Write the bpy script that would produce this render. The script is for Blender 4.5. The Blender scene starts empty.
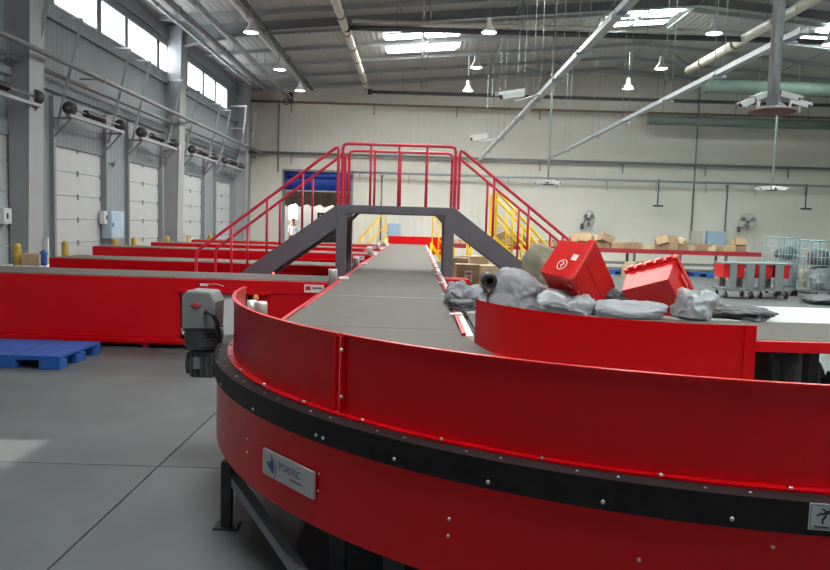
import bpy, bmesh, math, random
from mathutils import Vector, Matrix, Euler, noise

# ---------------------------------------------------------------- camera, world, light, exposure
sc = bpy.context.scene
COL = sc.collection
FPX, PITCH, ROLL, EYE = 719.0, math.atan(60 / 719.0), math.radians(1.7), 1.6
cam = bpy.data.cameras.new('camera')
cam.sensor_width = 36.0
cam.lens = 36.0 * FPX / 830.0
cam.clip_start = 0.05
cam.clip_end = 200
camo = bpy.data.objects.new('camera', cam)
COL.objects.link(camo)
camo.matrix_world = (Matrix.Translation((0, 0, EYE)) @ Matrix.Rotation(math.pi / 2 - PITCH, 4, 'X')
                     @ Matrix.Rotation(ROLL, 4, 'Z'))
sc.camera = camo

world = bpy.data.worlds.new('world')
sc.world = world
world.use_nodes = True
wb = world.node_tree.nodes['Background']
wb.inputs[0].default_value = (0.80, 0.88, 1.0, 1)
wb.inputs[1].default_value = 0.26

sun = bpy.data.lights.new('sun', 'SUN')
sun.energy = 9.0
sun.angle = math.radians(0.6)
sun.color = (1.0, 0.95, 0.85)
suno = bpy.data.objects.new('sun', sun)
COL.objects.link(suno)
suno.location = (-20, 4, 14)
SUN_DIR = Vector((1.0, 0.06, -0.47)).normalized()
suno.rotation_euler = SUN_DIR.to_track_quat('-Z', 'Y').to_euler()

sc.view_settings.view_transform = 'Standard'
sc.view_settings.look = 'None'
sc.view_settings.gamma = 1.0
sc.view_settings.use_curve_mapping = False
sc.view_settings.exposure = 0.0
SKYLIGHT_E, WINDOW_E, LAMP_E = 46.0, 9.0, 14.0
LAMP_W = 560.0

# ---------------------------------------------------------------- pixel helpers (830 x 570 frame) used to measure real places
def ray(px, py):
    x, y = (px - 415) / FPX, (285 - py) / FPX
    c, s = math.cos(ROLL), math.sin(ROLL)
    X, Y = c * x - s * y, s * x + c * y
    cp, sp = math.cos(PITCH), math.sin(PITCH)
    return Vector((X, cp + Y * sp, -sp + Y * cp))
def atz(px, py, z):
    r = ray(px, py); return Vector((0, 0, EYE)) + r * ((z - EYE) / r.z)
def aty(px, py, y):
    r = ray(px, py); return Vector((0, 0, EYE)) + r * (y / r.y)

# ---------------------------------------------------------------- materials
def mat(name, col, rough=0.5, metal=0.0, var=None, bump=None, coat=0.0, emit=0.0, wave=None, spec=None, dirt=None, trans=0.0):
    m = bpy.data.materials.new(name)
    m.use_nodes = True
    nt = m.node_tree
    b = nt.nodes['Principled BSDF']
    b.inputs['Base Color'].default_value = (*col, 1)
    b.inputs['Roughness'].default_value = rough
    b.inputs['Metallic'].default_value = metal
    b.inputs['Coat Weight'].default_value = coat
    b.inputs['Coat Roughness'].default_value = 0.12
    if spec is not None: b.inputs['Specular IOR Level'].default_value = spec
    if trans: b.inputs['Transmission Weight'].default_value = trans
    if emit:
        b.inputs['Emission Color'].default_value = (*col, 1)
        b.inputs['Emission Strength'].default_value = emit
    tc = nt.nodes.new('ShaderNodeTexCoord')
    src = None
    if var:
        n = nt.nodes.new('ShaderNodeTexNoise'); n.inputs['Scale'].default_value = var[0]; n.inputs['Detail'].default_value = 6
        nt.links.new(tc.outputs['Object'], n.inputs['Vector'])
        r = nt.nodes.new('ShaderNodeMapRange')
        r.inputs['From Min'].default_value = 0.3; r.inputs['From Max'].default_value = 0.7
        r.inputs['To Min'].default_value = 1 - var[1]; r.inputs['To Max'].default_value = 1 + var[1]
        nt.links.new(n.outputs['Fac'], r.inputs['Value'])
        mx = nt.nodes.new('ShaderNodeVectorMath'); mx.operation = 'SCALE'
        mx.inputs[0].default_value = col
        nt.links.new(r.outputs['Result'], mx.inputs['Scale'])
        src = mx.outputs['Vector']
        if dirt:
            n2 = nt.nodes.new('ShaderNodeTexNoise'); n2.inputs['Scale'].default_value = dirt[0]; n2.inputs['Detail'].default_value = 8
            nt.links.new(tc.outputs['Object'], n2.inputs['Vector'])
            cr = nt.nodes.new('ShaderNodeMapRange')
            cr.inputs['From Min'].default_value = dirt[1]; cr.inputs['From Max'].default_value = dirt[1] + 0.12
            nt.links.new(n2.outputs['Fac'], cr.inputs['Value'])
            mm = nt.nodes.new('ShaderNodeMix'); mm.data_type = 'RGBA'
            mm.inputs['B'].default_value = (*dirt[2], 1)
            nt.links.new(cr.outputs['Result'], mm.inputs['Factor'])
            nt.links.new(src, mm.inputs['A'])
            src = mm.outputs['Result']
        nt.links.new(src, b.inputs['Base Color'])
    if bump or wave:
        bp = nt.nodes.new('ShaderNodeBump')
        if wave:
            w = nt.nodes.new('ShaderNodeTexWave'); w.bands_direction = wave[0]; w.wave_profile = 'SAW' if len(wave) > 3 else 'SIN'
            w.inputs['Scale'].default_value = wave[1]
            nt.links.new(tc.outputs['Object'], w.inputs['Vector'])
            nt.links.new(w.outputs['Fac'], bp.inputs['Height'])
            bp.inputs['Strength'].default_value = wave[2]; bp.inputs['Distance'].default_value = 0.02
        else:
            n = nt.nodes.new('ShaderNodeTexNoise'); n.inputs['Scale'].default_value = bump[0]; n.inputs['Detail'].default_value = 5
            nt.links.new(tc.outputs['Object'], n.inputs['Vector'])
            nt.links.new(n.outputs['Fac'], bp.inputs['Height'])
            bp.inputs['Strength'].default_value = bump[1]; bp.inputs['Distance'].default_value = 0.01
        nt.links.new(bp.outputs['Normal'], b.inputs['Normal'])
    return m

M = dict(
    floor=mat('concrete', (0.118, 0.129, 0.134), 0.5, var=(1.3, 0.18), bump=(18, 0.05), spec=0.35, dirt=(0.6, 0.62, (0.095, 0.103, 0.106))),
    joint=mat('joint_filler', (0.045, 0.047, 0.048), 0.8),
    wall_left=mat('grey_wall_panel', (0.23, 0.265, 0.29), 0.6, var=(0.8, 0.05), wave=('Y', 1.6, 0.35)),
    wall_far=mat('cream_wall', (0.72, 0.70, 0.63), 0.7, var=(0.5, 0.05), wave=('X', 1.0, 0.18)),
    roof=mat('roof_sheet', (0.44, 0.445, 0.435), 0.6, var=(0.6, 0.06), wave=('X', 1.8, 0.5)),
    steel=mat('grey_steel_paint', (0.25, 0.27, 0.28), 0.45, var=(3, 0.06)),
    column=mat('column_paint', (0.34, 0.365, 0.38), 0.45, var=(2, 0.05)),
    galv=mat('galvanised', (0.42, 0.46, 0.48), 0.42, 0.6, var=(12, 0.1)),
    pipe=mat('wall_pipe_paint', (0.22, 0.235, 0.24), 0.45, var=(6, 0.1)),
    rust=mat('brown_pipe', (0.30, 0.22, 0.15), 0.5, var=(6, 0.12)),
    black=mat('black_paint', (0.018, 0.018, 0.02), 0.45, var=(8, 0.2)),
    darkpipe=mat('dark_pipe', (0.06, 0.06, 0.06), 0.5, var=(5, 0.2)),
    rubber=mat('black_rubber', (0.014, 0.011, 0.012), 0.5, var=(14, 0.3), bump=(60, 0.15), spec=0.25),
    red=mat('red_paint', (0.66, 0.002, 0.007), 0.28, var=(1.5, 0.05), bump=(3, 0.012), coat=0.0, spec=0.32),
    redrail=mat('red_rail_paint', (0.82, 0.035, 0.085), 0.4, var=(6, 0.06)),
    redtote=mat('red_plastic', (0.66, 0.012, 0.012), 0.38, var=(5, 0.05)),
    belt=mat('belt_rubber', (0.125, 0.112, 0.100), 0.7, var=(5, 0.07), bump=(220, 0.25)),
    white=mat('white_metal', (0.72, 0.74, 0.74), 0.4, var=(4, 0.03)),
    plate=mat('white_slide_plate', (0.80, 0.83, 0.82), 0.3, var=(3, 0.03)),
    cabinet=mat('cabinet_paint', (0.55, 0.58, 0.58), 0.4, var=(4, 0.03)),
    bluebox=mat('pale_blue_paint', (0.38, 0.52, 0.66), 0.45, var=(4, 0.04)),
    blue=mat('blue_plastic', (0.016, 0.10, 0.38), 0.5, var=(9, 0.1)),
    bluecloth=mat('blue_tarp', (0.012, 0.05, 0.33), 0.6, var=(2, 0.15), bump=(6, 0.3)),
    yellow=mat('yellow_paint', (0.92, 0.60, 0.010), 0.42, var=(5, 0.06)),
    ochre=mat('ochre_paint', (0.50, 0.33, 0.04), 0.5, var=(6, 0.12)),
    bridge=mat('bridge_grey', (0.165, 0.155, 0.185), 0.45, var=(4, 0.08)),
    motor=mat('motor_grey', (0.085, 0.09, 0.095), 0.45, var=(10, 0.12)),
    motorlight=mat('motor_box_grey', (0.20, 0.21, 0.21), 0.42, var=(10, 0.08)),
    chrome=mat('bright_steel', (0.70, 0.70, 0.69), 0.36, 0.55),
    bolt=mat('zinc_bolt', (0.66, 0.64, 0.60), 0.3, 0.9),
    card=mat('cardboard', (0.46, 0.31, 0.18), 0.8, var=(5, 0.1)),
    card2=mat('cardboard_light', (0.56, 0.43, 0.28), 0.8, var=(5, 0.1)),
    card3=mat('cardboard_dark', (0.33, 0.22, 0.14), 0.8, var=(5, 0.12)),
    tape=mat('brown_tape', (0.52, 0.38, 0.20), 0.3),
    paper=mat('paper_label', (0.82, 0.80, 0.78), 0.6),
    redprint=mat('red_print', (0.60, 0.03, 0.04), 0.6),
    baggrey=mat('grey_sack', (0.30, 0.31, 0.335), 0.6, var=(7, 0.14), bump=(9, .6)),
    bagpale=mat('pale_grey_sack', (0.38, 0.41, 0.45), 0.55, var=(7, 0.12), bump=(9, .6)),
    bagolive=mat('olive_sack', (0.25, 0.235, 0.17), 0.65, var=(6, 0.14), bump=(9, .6)),
    bagsilver=mat('silver_film', (0.40, 0.43, 0.46), 0.36, 0.2, var=(8, 0.18), bump=(8, .7)),
    bagdark=mat('dark_sack', (0.07, 0.072, 0.08), 0.5, var=(8, 0.2), bump=(9, .6)),
    cage=mat('cage_wire', (0.30, 0.42, 0.46), 0.4, 0.4),
    cartpost=mat('cart_grey', (0.22, 0.24, 0.25), 0.5, var=(5, 0.06)),
    winframe=mat('window_frame', (0.62, 0.66, 0.70), 0.4),
    door=mat('dock_door_panel', (0.46, 0.49, 0.50), 0.5, var=(3, 0.04), wave=('Z', 9, 0.15)),
    duct=mat('cream_duct', (0.60, 0.58, 0.50), 0.5, var=(5, 0.1)),
    greenduct=mat('green_grey_duct', (0.15, 0.20, 0.18), 0.6, var=(3, 0.1)),
    sky=mat('skylight_sheet', (1.0, 1.0, 0.97), 0.6, emit=SKYLIGHT_E),
    glass=mat('window_daylight', (0.93, 0.97, 1.0), 0.5, emit=WINDOW_E),
    lampglow=mat('lamp_glow', (1.0, 0.98, 0.92), 0.5, emit=LAMP_E),
    shade=mat('lamp_shade', (0.60, 0.60, 0.58), 0.4, 0.2),
    skin=mat('skin', (0.45, 0.27, 0.19), 0.6),
    cloth_white=mat('white_shirt', (0.78, 0.78, 0.80), 0.8),
    cloth_dark=mat('dark_trousers', (0.05, 0.055, 0.07), 0.8),
    logoblue=mat('logo_blue', (0.045, 0.10, 0.21), 0.5),
    logogrey=mat('logo_grey', (0.16, 0.17, 0.20), 0.5),
    signplate=mat('sign_plate', (0.50, 0.50, 0.50), 0.35),
    sticker=mat('warning_sticker', (0.50, 0.56, 0.55), 0.45),
    truck=mat('brown_tarp', (0.30, 0.25, 0.18), 0.8, var=(2, 0.25), bump=(4, 0.5)),
    skyg=mat('skylight_sheet_green', (0.86, 1.0, 0.94), 0.6, emit=SKYLIGHT_E),  # green put into the glow to hint at a teal cast on the right
    dullred=mat('dull_red_plate', (0.16, 0.05, 0.04), 0.6),
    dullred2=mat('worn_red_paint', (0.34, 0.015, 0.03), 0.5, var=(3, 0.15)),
    amber=mat('amber_plastic', (0.75, 0.22, 0.05), 0.4),
    glow=mat('indicator_red', (1.0, 0.15, 0.1), 0.4, emit=3.0),
)

# ---------------------------------------------------------------- mesh helpers
WL = {}
class MB:
    def __init__(s): s.v = []; s.f = []; s.sm = []
    def add(s, vs, fs, smooth=False):
        o = len(s.v); s.v += [Vector(p) for p in vs]
        s.f += [tuple(i + o for i in f) for f in fs]; s.sm += [smooth] * len(fs)
        return s
    def bx(s, x0, x1, y0, y1, z0, z1):
        v = [(x, y, z) for x in (x0, x1) for y in (y0, y1) for z in (z0, z1)]
        return s.add(v, [(0, 1, 3, 2), (4, 6, 7, 5), (0, 4, 5, 1), (2, 3, 7, 6), (0, 2, 6, 4), (1, 5, 7, 3)])
    def box(s, c, size, rot=None):
        h = Vector(size) / 2; R = rot if rot is not None else Matrix.Identity(3); c = Vector(c)
        v = [c + R @ Vector((x * h.x, y * h.y, z * h.z)) for x in (-1, 1) for y in (-1, 1) for z in (-1, 1)]
        return s.add(v, [(0, 1, 3, 2), (4, 6, 7, 5), (0, 4, 5, 1), (2, 3, 7, 6), (0, 2, 6, 4), (1, 5, 7, 3)])
    def bar(s, p0, p1, w, h, up=(0, 0, 1)):
        p0, p1 = Vector(p0), Vector(p1); d = (p1 - p0); L = d.length; d.normalize()
        u = Vector(up); sd = d.cross(u)
        if sd.length < 1e-4: sd = d.cross(Vector((1, 0, 0)))
        sd.normalize(); u = sd.cross(d)
        R = Matrix((sd, d, u)).transposed()
        return s.box((p0 + p1) / 2, (w, L, h), R)
    def cyl(s, p0, p1, r, n=12, r1=None, caps=True):
        p0, p1 = Vector(p0), Vector(p1); d = (p1 - p0).normalized()
        a = d.orthogonal().normalized(); b = d.cross(a); r1 = r if r1 is None else r1
        v = []
        for p, rr in ((p0, r), (p1, r1)):
            v += [p + (a * math.cos(t) + b * math.sin(t)) * rr for t in (2 * math.pi * i / n for i in range(n))]
        s.add(v, [(i, (i + 1) % n, n + (i + 1) % n, n + i) for i in range(n)], True)
        if caps:
            o = len(s.v) - 2 * n
            s.f += [tuple(o + i for i in range(n))[::-1], tuple(o + n + i for i in range(n))]; s.sm += [False, False]
        return s
    def tube(s, pts, r, n=8, closed=False):
        pts = [Vector(p) for p in pts]; k = len(pts); rings = []; prev = None
        for i, p in enumerate(pts):
            if closed: d = (pts[(i + 1) % k] - pts[i - 1])
            else: d = (pts[min(i + 1, k - 1)] - pts[max(i - 1, 0)])
            d.normalize()
            a = (prev - d * prev.dot(d)).normalized() if prev is not None and (prev - d * prev.dot(d)).length > 1e-4 else d.orthogonal().normalized()
            prev = a; b = d.cross(a)
            rings.append([p + (a * math.cos(t) + b * math.sin(t)) * r for t in (2 * math.pi * j / n for j in range(n))])
        v = [q for g in rings for q in g]; f = []
        for i in range(k if closed else k - 1):
            i2 = (i + 1) % k
            f += [(i * n + j, i * n + (j + 1) % n, i2 * n + (j + 1) % n, i2 * n + j) for j in range(n)]
        s.add(v, f, True)
        if not closed:
            o = len(s.v) - k * n
            s.f += [tuple(o + j for j in range(n))[::-1], tuple(o + (k - 1) * n + j for j in range(n))]; s.sm += [False, False]
        return s
    def lathe(s, prof, c=(0, 0, 0), n=20, axis='Z'):
        c = Vector(c); v = []; f = []
        for r, z in prof:
            for i in range(n):
                t = 2 * math.pi * i / n
                p = Vector((r * math.cos(t), r * math.sin(t), z))
                if axis == 'Y': p = Vector((p.x, p.z, p.y))
                if axis == 'X': p = Vector((p.z, p.x, p.y))
                v.append(c + p)
        for k in range(len(prof) - 1):
            f += [(k * n + i, k * n + (i + 1) % n, (k + 1) * n + (i + 1) % n, (k + 1) * n + i) for i in range(n)]
        return s.add(v, f, True)
    def prism(s, poly, fn0, fn1):
        n = len(poly); v = [fn0(p) for p in poly] + [fn1(p) for p in poly]
        f = [(i, (i + 1) % n, n + (i + 1) % n, n + i) for i in range(n)] + [tuple(range(n))[::-1], tuple(range(n, 2 * n))]
        return s.add(v, f)
    def prism_y(s, poly, y0, y1): return s.prism(poly, lambda p: Vector((p[0], y0, p[1])), lambda p: Vector((p[0], y1, p[1])))
    def prism_x(s, poly, x0, x1): return s.prism(poly, lambda p: Vector((x0, p[0], p[1])), lambda p: Vector((x1, p[0], p[1])))
    def prism_z(s, poly, z0, z1): return s.prism(poly, lambda p: Vector((p[0], p[1], z0)), lambda p: Vector((p[0], p[1], z1)))
    def arc(s, c, r0, r1, a0, a1, z0, z1, n=48):
        v = []; f = []
        for i in range(n + 1):
            t = a0 + (a1 - a0) * i / n; cs, sn = math.cos(t), math.sin(t)
            v += [(c[0] + r * cs, c[1] + r * sn, z) for r, z in ((r0, z0), (r1, z0), (r1, z1), (r0, z1))]
        for i in range(n):
            for j in range(4): f.append((4 * i + j, 4 * i + 4 + j, 4 * i + 4 + (j + 1) % 4, 4 * i + (j + 1) % 4))
        f += [(0, 1, 2, 3), (4 * n + 3, 4 * n + 2, 4 * n + 1, 4 * n)]
        return s.add(v, f)
    def mesh(s, name, m, off):
        me = bpy.data.meshes.new(name)
        me.from_pydata([p - off for p in s.v], [], s.f)
        bm = bmesh.new(); bm.from_mesh(me); bmesh.ops.recalc_face_normals(bm, faces=bm.faces); bm.to_mesh(me); bm.free()
        for p, q in zip(me.polygons, s.sm): p.use_smooth = q
        me.materials.append(m); me.update()
        return me
    def build(s, name, m, parent=None, bevel=0.0, arcsmooth=False, centre=False):
        xs = [p.x for p in s.v]; ys = [p.y for p in s.v]; zs = [p.z for p in s.v]
        mid = parent is not None or centre
        off = Vector(((min(xs) + max(xs)) / 2, (min(ys) + max(ys)) / 2, (min(zs) + max(zs)) / 2 if mid else min(zs)))
        me = s.mesh(name, m, off)
        if arcsmooth:
            for p in me.polygons: p.use_smooth = True
            me.set_sharp_from_angle(angle=math.radians(35))
        o = bpy.data.objects.new(name, me); COL.objects.link(o)
        if parent is not None:
            o.parent = parent; o.location = off - WL[parent]
        else: o.location = off
        WL[o] = off
        if bevel:
            b = o.modifiers.new('bevel', 'BEVEL'); b.width = bevel; b.segments = 2; b.limit_method = 'ANGLE'
            b.angle_limit = math.radians(40)
        return o

def tag(o, label, cat=None, group=None, kind=None):
    if label: o['label'] = label
    if cat: o['category'] = cat
    if group: o['group'] = group
    if kind: o['kind'] = kind
    return o
def thing(name, label, cat, loc=(0, 0, 0), group=None):
    o = bpy.data.objects.new(name, None); COL.objects.link(o); o.empty_display_size = 0.1
    o.location = loc; WL[o] = Vector(loc)
    return tag(o, label, cat, group)
def struct(o): o['kind'] = 'structure'; return o
def sroot(name, loc=(0, 0, 0)):
    o = bpy.data.objects.new(name, None); COL.objects.link(o); o.location = loc; WL[o] = Vector(loc); o['kind'] = 'structure'
    return o
KIDS = {}
def dup(root, loc, rot=None, label=None, group=None):
    def cp(o, par):
        c = o.copy(); COL.objects.link(c); c.parent = par
        for ch in o.children: cp(ch, c)
        return c
    r = cp(root, None); r.location = loc
    if rot is not None: r.rotation_euler = rot
    if label: r['label'] = label
    if group: r['group'] = group
    return r
def inst(o, loc, parent, rot=None):           # another piece with the same mesh under a parent; loc in world
    c = o.copy(); COL.objects.link(c); c.parent = parent; c.location = Vector(loc) - WL[parent]
    if rot is not None: c.rotation_euler = rot
    WL[c] = Vector(loc)
    return c
def text_mesh(body, size, m, name, parent, extr=0.0006):
    cu = bpy.data.curves.new(name, 'FONT'); cu.body = body; cu.size = size; cu.extrude = extr; cu.offset = size * .018; cu.align_x = 'LEFT'
    t = bpy.data.objects.new(name, cu); COL.objects.link(t)
    bpy.context.view_layer.update()
    me = bpy.data.meshes.new_from_object(t.evaluated_get(bpy.context.evaluated_depsgraph_get()))
    bpy.data.objects.remove(t)
    o = bpy.data.objects.new(name, me); me.materials.clear(); me.materials.append(m); COL.objects.link(o)
    o.parent = parent; WL[o] = WL[parent].copy()
    return o
random.seed(4)

# ================================================================ SETTING
XL, XR, YB, YF = -7.4, 19.0, -5.0, 32.0
RIDGE, ZL, SL = 8.0, 7.15, 0.085
def roofz(x): return ZL + SL * (x - XL) if x <= RIDGE else ZL + SL * (RIDGE - XL) - SL * (x - RIDGE)

fl = struct(MB().bx(XL - 0.3, XR + 0.3, YB, YF + 9, -0.3, -0.02).build('floor', M['joint']))
SX, SY = 4.8, 5.4
XJ = [-1.62 + SX * k for k in range(-2, 6)]; YJ = [4.52 + SY * k for k in range(-2, 9)]
proto = None
for i in range(len(XJ) - 1):
    for j in range(len(YJ) - 1):
        cx, cy = XJ[i] + SX / 2, YJ[j] + SY / 2
        if proto is None:
            proto = MB().bx(cx - SX / 2 + .005, cx + SX / 2 - .005, cy - SY / 2 + .005, cy + SY / 2 - .005, -0.02, 0.0).build('floor_slab', M['floor'], fl)
        else: inst(proto, (cx, cy, -0.01), fl)

# ---- left wall with dock doors and clerestory windows
DW, DH = 2.35, 3.0
DOORS = [3.1, 7.0, 10.9, 14.65, 18.4, 22.5, 26.3]        # near edge of every door
COLS = [-2.95, 5.2, 13.35, 21.5, 29.7]
WZ0, WZ1 = 5.76, 6.56
wl = MB()
edges = [YB] + [e for d in DOORS for e in (d, d + DW)] + [YF]
for k in range(0, len(edges), 2): wl.bx(XL - .25, XL, edges[k], edges[k + 1], 0, DH)
for d in DOORS:                                           # strip above every door up to DH is the door itself
    pass
wl.bx(XL - .25, XL, YB, YF, DH, WZ0)
wl.bx(XL - .25, XL, YB, YF, WZ1, ZL + .02)
WINS = [(12.9, 14.0), (14.75, 16.72), (16.9, 18.3), (18.42, 20.5), (20.65, 21.6), (23.15, 24.75), (24.9, 26.2), (26.35, 27.9)]
we = [YB] + [e for w in WINS for e in w] + [YF]
for k in range(0, len(we), 2): wl.bx(XL - .25, XL, we[k], we[k + 1], WZ0, WZ1)
wall_left = struct(wl.build('wall_left', M['wall_left']))
for i, (a, b) in enumerate(WINS):
    w = sroot('window_%d' % (i + 1), (XL, (a + b) / 2, WZ0))
    f = MB()
    f.bx(XL - .1, XL + .03, a, b, WZ0, WZ0 + .05).bx(XL - .1, XL + .03, a, b, WZ1 - .05, WZ1)
    f.bx(XL - .1, XL + .03, a, a + .05, WZ0 + .05, WZ1 - .05).bx(XL - .1, XL + .03, b - .05, b, WZ0 + .05, WZ1 - .05)
    f.build('window_frame', M['winframe'], w)
    MB().bx(XL - .08, XL - .06, a + .05, b - .05, WZ0 + .05, WZ1 - .05).build('pane', M['glass'], w)
# girts on the wall
for z in (4.05, 5.45, 6.75):
    MB().bx(XL, XL + .08, 5, YF - .1, z, z + .14).build('wall_girt', M['wall_left'], wall_left)
# tapered columns
for y in COLS:
    zt = roofz(XL) - .02
    c = MB()
    c.prism_y([(XL + .02, 0), (XL + .30, 0), (XL + .44, zt), (XL + .02, zt)], y - .22, y - .19)
    c.prism_y([(XL + .02, 0), (XL + .30, 0), (XL + .44, zt), (XL + .02, zt)], y + .19, y + .22)
    c.bar((XL + .31, y, 0), (XL + .45, y, zt), .50, .02, up=(1, 0, 0))
    c.bx(XL + .002, XL + .02, y - .24, y + .24, 0, zt)
    c.build('column', M['column'], wall_left)
    MB().bx(XL + .03, XL + .43, y + .26, y + .30, 0, 1.15).build('column_guard', M['white'], wall_left)
# doors
for i, d in enumerate(DOORS):
    dr = sroot('door_%d' % (i + 1), (XL, d + DW / 2, 0))
    np_ = 6
    for k in range(np_):
        z0, z1 = k * DH / np_, (k + 1) * DH / np_
        if i == 0 and k == 4:      # vision panes in this panel let a little sunlight onto the floor
            p = MB()
            p.bx(XL - .09, XL - .04, d, d + DW, z0 + .006, z0 + .10).bx(XL - .09, XL - .04, d, d + DW, z1 - .18, z1 - .006)
            p.bx(XL - .09, XL - .04, d, d + .95, z0 + .10, z1 - .18).bx(XL - .09, XL - .04, d + 1.6, d + DW, z0 + .10, z1 - .18)
            p.build('panel', M['door'], dr)
        else:
            MB().bx(XL - .09, XL - .04, d, d + DW, z0 + .006, z1 - .006).build('panel', M['door'], dr, bevel=.006)
        for yy in (d + .05, d + DW / 2, d + DW - .05):
            MB().bx(XL - .04, XL - .02, yy - .03, yy + .03, z1 - .07, z1 + .05).build('hinge', M['pipe'], dr)
    for yy in (d - .05, d + DW + .05):
        t = MB().bx(XL + .0, XL + .09, yy - .045, yy + .045, 0, 3.95)
        t.build('track', M['steel'], dr)
        MB().bar((XL + .04, yy, 3.1), (XL + .42, yy, 3.52), .04, .04).build('track_brace', M['steel'], dr)
        MB().bx(XL + .09, XL + .44, yy - .02, yy + .02, 3.50, 3.54).build('track_arm', M['steel'], dr)
    MB().bx(XL + .36, XL + .46, d - .15, d + DW + .15, 3.54, 3.60).build('spring_beam', M['column'], dr)
    MB().cyl((XL + .4, d - .15, 3.72), (XL + .4, d + DW + .15, 3.72), .018, 8).build('spring_shaft', M['steel'], dr)
    sp = MB()
    sp.lathe([(.05, 0), (.075, .01)] + [(.075 - .012 * (k % 2), .01 + .02 * k) for k in range(44)] + [(.05, .9), (.0, .9)], (XL + .4, d + .62, 3.72), 14, 'Y')
    sp.build('torsion_spring', M['black'], dr)
    for yy in (d - .1, d + DW + .02):
        MB().lathe([(.0, 0), (.13, 0), (.13, .02), (.10, .03), (.10, .08), (.13, .09), (.13, .1), (0, .1)], (XL + .4, yy, 3.72), 18, 'Y').build('cable_drum', M['darkpipe'], dr)

# ---- far wall with a loading doorway
DX0, DX1 = aty(284, 200, YF).x, aty(351, 200, YF).x
DTOP = aty(318, 172, YF).z
wf = MB()
wf.bx(XL - .25, DX0, YF, YF + .25, 0, 9.2).bx(DX1, XR + .25, YF, YF + .25, 0, 9.2).bx(DX0, DX1, YF, YF + .25, DTOP, 9.2)
wall_far = struct(wf.build('wall_far', M['wall_far']))
fr = MB().bx(DX0 - .09, DX0, YF - .06, YF + .25, 0, DTOP + .09).bx(DX1, DX1 + .09, YF - .06, YF + .25, 0, DTOP + .09).bx(DX0, DX1, YF - .06, YF + .25, DTOP, DTOP + .09)
struct(fr.build('trim_1', M['steel']))
struct(MB().bx(XR, XR + .25, YB, YF, 0, 8).build('wall_right', M['wall_far']))
# room beyond the doorway
an = MB().bx(DX0 - 2.5, DX1 + 2.5, YF + 7, YF + 7.2, 0, 5)
struct(an.build('wall_annex', M['wall_far']))
struct(MB().bx(DX0 - 2.5, DX1 + 2.5, YF + .25, YF + 7, 4.6, 4.7).build('ceiling_annex', M['truck']))
w = sroot('window_80', (DX0, YF + 5.5, 4.5))  # unseen glowing panel added to brighten the room beyond the doorway
MB().bx(DX0 - 1, DX1 + 1, YF + 4.6, YF + 6.4, 4.57, 4.59).build('pane', M['glass'], w)
w = sroot('window_20', (DX0, YF + 6.9, 0))
a0 = aty(289, 201, YF + 6.9); a1 = aty(297, 219, YF + 6.9)
MB().bx(a0.x, a1.x, YF + 6.94, YF + 6.98, a1.z, a0.z).build('pane', M['glass'], w)
MB().bx(a0.x - .06, a0.x, YF + 6.9, YF + 7, a1.z - .06, a0.z + .06).bx(a1.x, a1.x + .06, YF + 6.9, YF + 7, a1.z - .06, a0.z + .06).build('window_frame', M['winframe'], w)

# ---- roof
rf = MB()
zr = roofz(RIDGE)
rf.prism_y([(XL - .3, roofz(XL)), (RIDGE, zr), (XR + .3, roofz(XR)), (XR + .3, roofz(XR) + .15), (RIDGE, zr + .15), (XL - .3, roofz(XL) + .15)], YB, YF + .1)
ceil = struct(rf.build('ceiling', M['roof']))
y = 5.75
while y < YF:
    p = MB()
    for (xa, xb) in ((XL + .1, RIDGE), (RIDGE, XR - .1)):
        p.bar((xa, y, roofz(xa) - .07), (xb, y, roofz(xb) - .07), .06, .12)
    p.build('purlin', M['column'], ceil); y += 2.1
for y in COLS[1:-1]:
    p = MB()
    for (xa, xb, da, db) in ((XL + .3, RIDGE, .60, .28), (XR - .1, RIDGE, .60, .28)):
        xm_ = xa + math.copysign(2.4, xb - xa)
        q = [(xa, roofz(xa) - .005), (xb, roofz(xb) - .005), (xb, roofz(xb) - db), (xm_, roofz(xm_) - db), (xa, roofz(xa) - da)]
        if xa > xb: q = q[::-1]
        p.prism_y(q, y - .01, y + .01)
        p.bar((xa, y, roofz(xa) - da), (xm_, y, roofz(xm_) - db), .22, .02)
        p.bar((xm_, y, roofz(xm_) - db), (xb, y, roofz(xb) - db), .22, .02)
    p.build('rafter', M['steel'], ceil)
for x in (-4.9, -2.4, 0.02, 0.22, 2.7, 5.4, 8.0, 10.6, 13.5):
    MB().cyl((x, 6, roofz(x) - .22), (x, YF - .1, roofz(x) - .22), .022, 6).build('sag_rod', M['steel'], ceil)
# cross ties between purlins
for x in (4.1, 9.2):
    for yb in (27.0, 29.1):
        MB().bar((x, yb, roofz(x) - .2), (x + 1.6, yb + 2.1, roofz(x + 1.6) - .2), .05, .05).build('roof_brace', M['steel'], ceil)
# skylights: pairs of translucent sheets in the roof, repeated bay by bay; the nearer unseen bays are placed to light the foreground
n = 9
for (x0, x1) in ((-1.2, -0.05), (0.14, 1.2), (5.85, 6.75), (6.9, 7.9), (12.4, 13.4), (13.55, 14.5)):
    for (y0, y1) in ((0.0, 0.9), (1.3, 1.8), (11.2, 12.1), (12.5, 13.0), (22.4, 23.3), (23.7, 24.2)) if x0 > 4 else ((1.2, 1.85), (2.7, 3.7), (12.4, 13.05), (13.9, 14.9), (23.6, 24.25), (25.1, 26.1)):
        w = sroot('window_%d' % n); n += 1
        zz = [roofz(x) for x in (x0, x1)]
        MB().prism_y([(x0, zz[0] - .03), (x1, zz[1] - .03), (x1, zz[1] - .005), (x0, zz[0] - .005)], y0, y1).build('pane', M['skyg' if x0 > 4 else 'sky'], w)
        f = MB()
        for yy in (y0 - .05, y1): f.prism_y([(x0, zz[0] - .05), (x1, zz[1] - .05), (x1, zz[1]), (x0, zz[0])], yy, yy + .05)
        f.build('window_frame', M['winframe'], w)

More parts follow.
